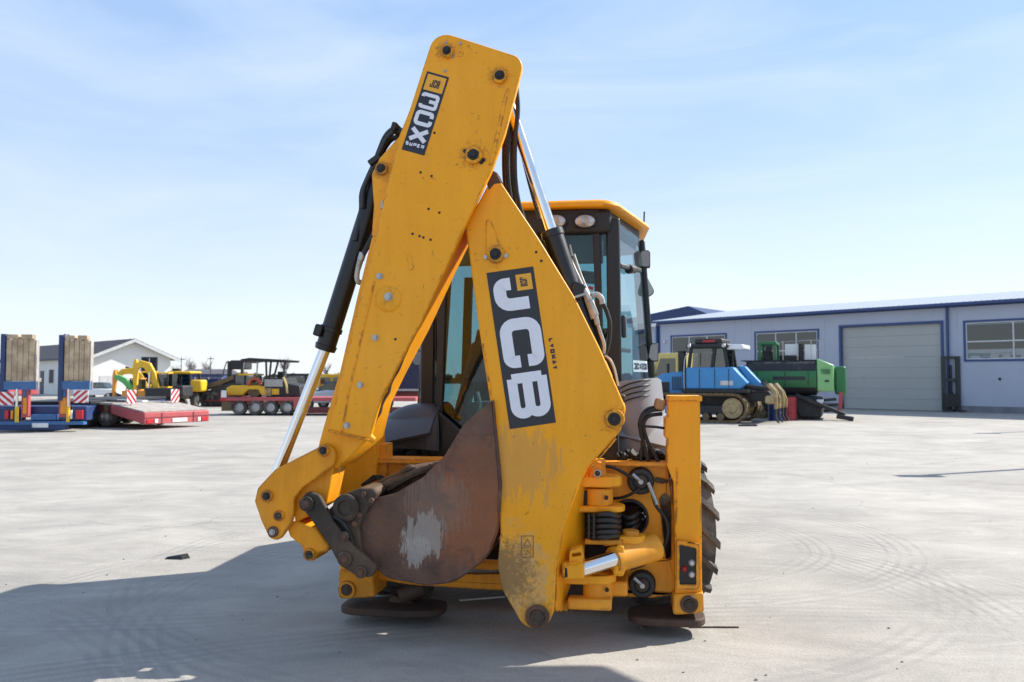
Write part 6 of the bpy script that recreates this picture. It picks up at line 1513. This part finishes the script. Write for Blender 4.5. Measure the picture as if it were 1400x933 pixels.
FB = thing('shed', (PT(268, 130), 130, 0), 0, 'low blue shed on the horizon behind the brown conveyor', 'shed'); bx(FB, 'wall', M_DBLU, -2.5, 4, 0, 8, 0, 2.2); MB().prism([(-2.8, -.3, 2.2), (-2.8, 8.3, 2.2), (-2.8, 4, 3.0)], (7.1, 0, 0)).build('roof', M_SHING, FB)
for px, Y, h, lb in ((248, 120, 4.6, 'thin grey pole standing right of the white house'), (288, 125, 4.8, 'thin grey pole standing above the brown conveyor')):
    P_ = thing('utility_pole', (PT(px, Y), Y, 0), 0, lb, 'pole'); MB().cyl((0, 0, 0), (0, 0, h), .07, .05, 8).build('post', M_DK, P_); bx(P_, 'crossarm', M_DK, -.5, .5, -.05, .05, h - .4, h - .3)
FN = thing('fence', (PT(120, 100), 100, 0), 0, 'low grey wire fence along the far edge of the yard', 'fence')
for k in range(26): bx(FN, 'post', M_ZINC, k * 1.6 - .04, k * 1.6 + .04, -.04, .04, 0, 1.7)
for z in (.3, .7, 1.1, 1.6): bx(FN, 'fence_wire', M_ZINC, 0, 40, -.012, .012, z, z + .025)
# lamp posts and an excavator added for its shadow, unseen outside the frame: only their shadows reach into the picture
for (sx, sy, hh, lb) in ((6.5, 13.8, 6.0, 'tall lamp post on the right whose long shadow crosses the yard'), (13.6, 24.4, 6.5, 'farther lamp post on the right, toward the warehouse')):
    X_, Y_ = sx - SHADOW.x * hh, sy - SHADOW.y * hh
    LPT = thing('street_lamp', (X_, Y_, 0), 0, lb, 'lamp post', 'lamp posts along the yard'); MB().cyl((0, 0, 0), (0, 0, hh), .10, .06, 12).build('post', M_ZINC, LPT); MB().obox((.15, 0, hh), (.75, .28, .12), (0, -.1, 0)).build('lamp_head', M_DK, LPT, .03); bx(LPT, 'base_plate', M_ZINC, -.18, .18, -.18, .18, 0, .03)
excavator((7.93, 2.56, 0), math.atan2(3.75, -3.4), 1.0, M_BYEL, [(5.0, 4.35), (5.0, 4.05)], 'large yellow excavator added out of view on the right, its raised bucket casting a shadow', pose=[(.6, 1.6), (1.4, 3.4), (2.3, 4.6), (3.2, 5.1), (4.3, 5.2)], bw=.30)

# --- small things on the ground --------------------------------------------------------------------------------
def gp(px, py): a, b = px - 700, 466.5 - py; d_ = Vector((a, F_PX * _cp - b * _sp, F_PX * _sp + b * _cp)); return Vector((0, 0, H_CAM)) + d_ * (-H_CAM / d_.z)
p = gp(242, 764); mb = MB(); mb.add([(-.10, -.03, 0), (.06, -.05, 0), (.11, .02, 0), (-.02, .06, 0), (-.08, -.02, .02), (.05, -.03, .03), (.09, .01, .045), (-.02, .03, .025)], [(0, 3, 2, 1), (4, 5, 6, 7), (0, 1, 5, 4), (1, 2, 6, 5), (2, 3, 7, 6), (3, 0, 4, 7)])
o = mb.build('rubber_scrap', M_RUBH); o.location = p; tag(o, 'small dark scrap of rubber lying at the shadow edge', 'scrap')
a, b = gp(942, 859), gp(1010, 859); o = MB().tube([a + Vector((0, 0, .006)), a.lerp(b, .5) + Vector((0, .003, .006)), b + Vector((0, 0, .006))], .005, 6).build('steel_rod', M_DARKST); tag(o, 'thin dark steel rod lying right of the stabilizer foot', 'rod')
a, b = gp(628, 822), gp(690, 817); o = MB().bar(a + Vector((0, 0, .006)), b + Vector((0, 0, .006)), .02, .008).build('plastic_strip', M_SIGNW); tag(o, 'thin white strip lying in the shade under the machine', 'strip')
o = MB().bar(gp(1010, 583) + Vector((0, 0, .03)), gp(1035, 583) + Vector((0, 0, .03)), .10, .05).build('rubber_mat', M_DK); tag(o, 'dark flat plank lying in front of the bulldozer tracks', 'plank')
random.seed(5); mb = MB()
for i in range(230):
    y = 3.6 + 26 * random.random() ** 2; x = random.uniform(-.62, .62) * y; r = random.uniform(.002, .0075); c_ = Vector((x, y, r * .5))
    vs = [c_ + Vector((random.uniform(.6, 1) * r * sx, random.uniform(.6, 1) * r * sy, random.uniform(.4, .8) * r * sz)) for sz in (-1, 1) for sy in (-1, 1) for sx in (-1, 1)]
    mb.add(vs, [(0, 2, 3, 1), (4, 5, 7, 6), (0, 1, 5, 4), (2, 6, 7, 3), (0, 4, 6, 2), (1, 3, 7, 5)])
tag(mb.build('grit', mat('grit_stone', (.25, .24, .22), .9), None, smooth=0), 'scattered grit on the concrete', None, None, 'stuff')
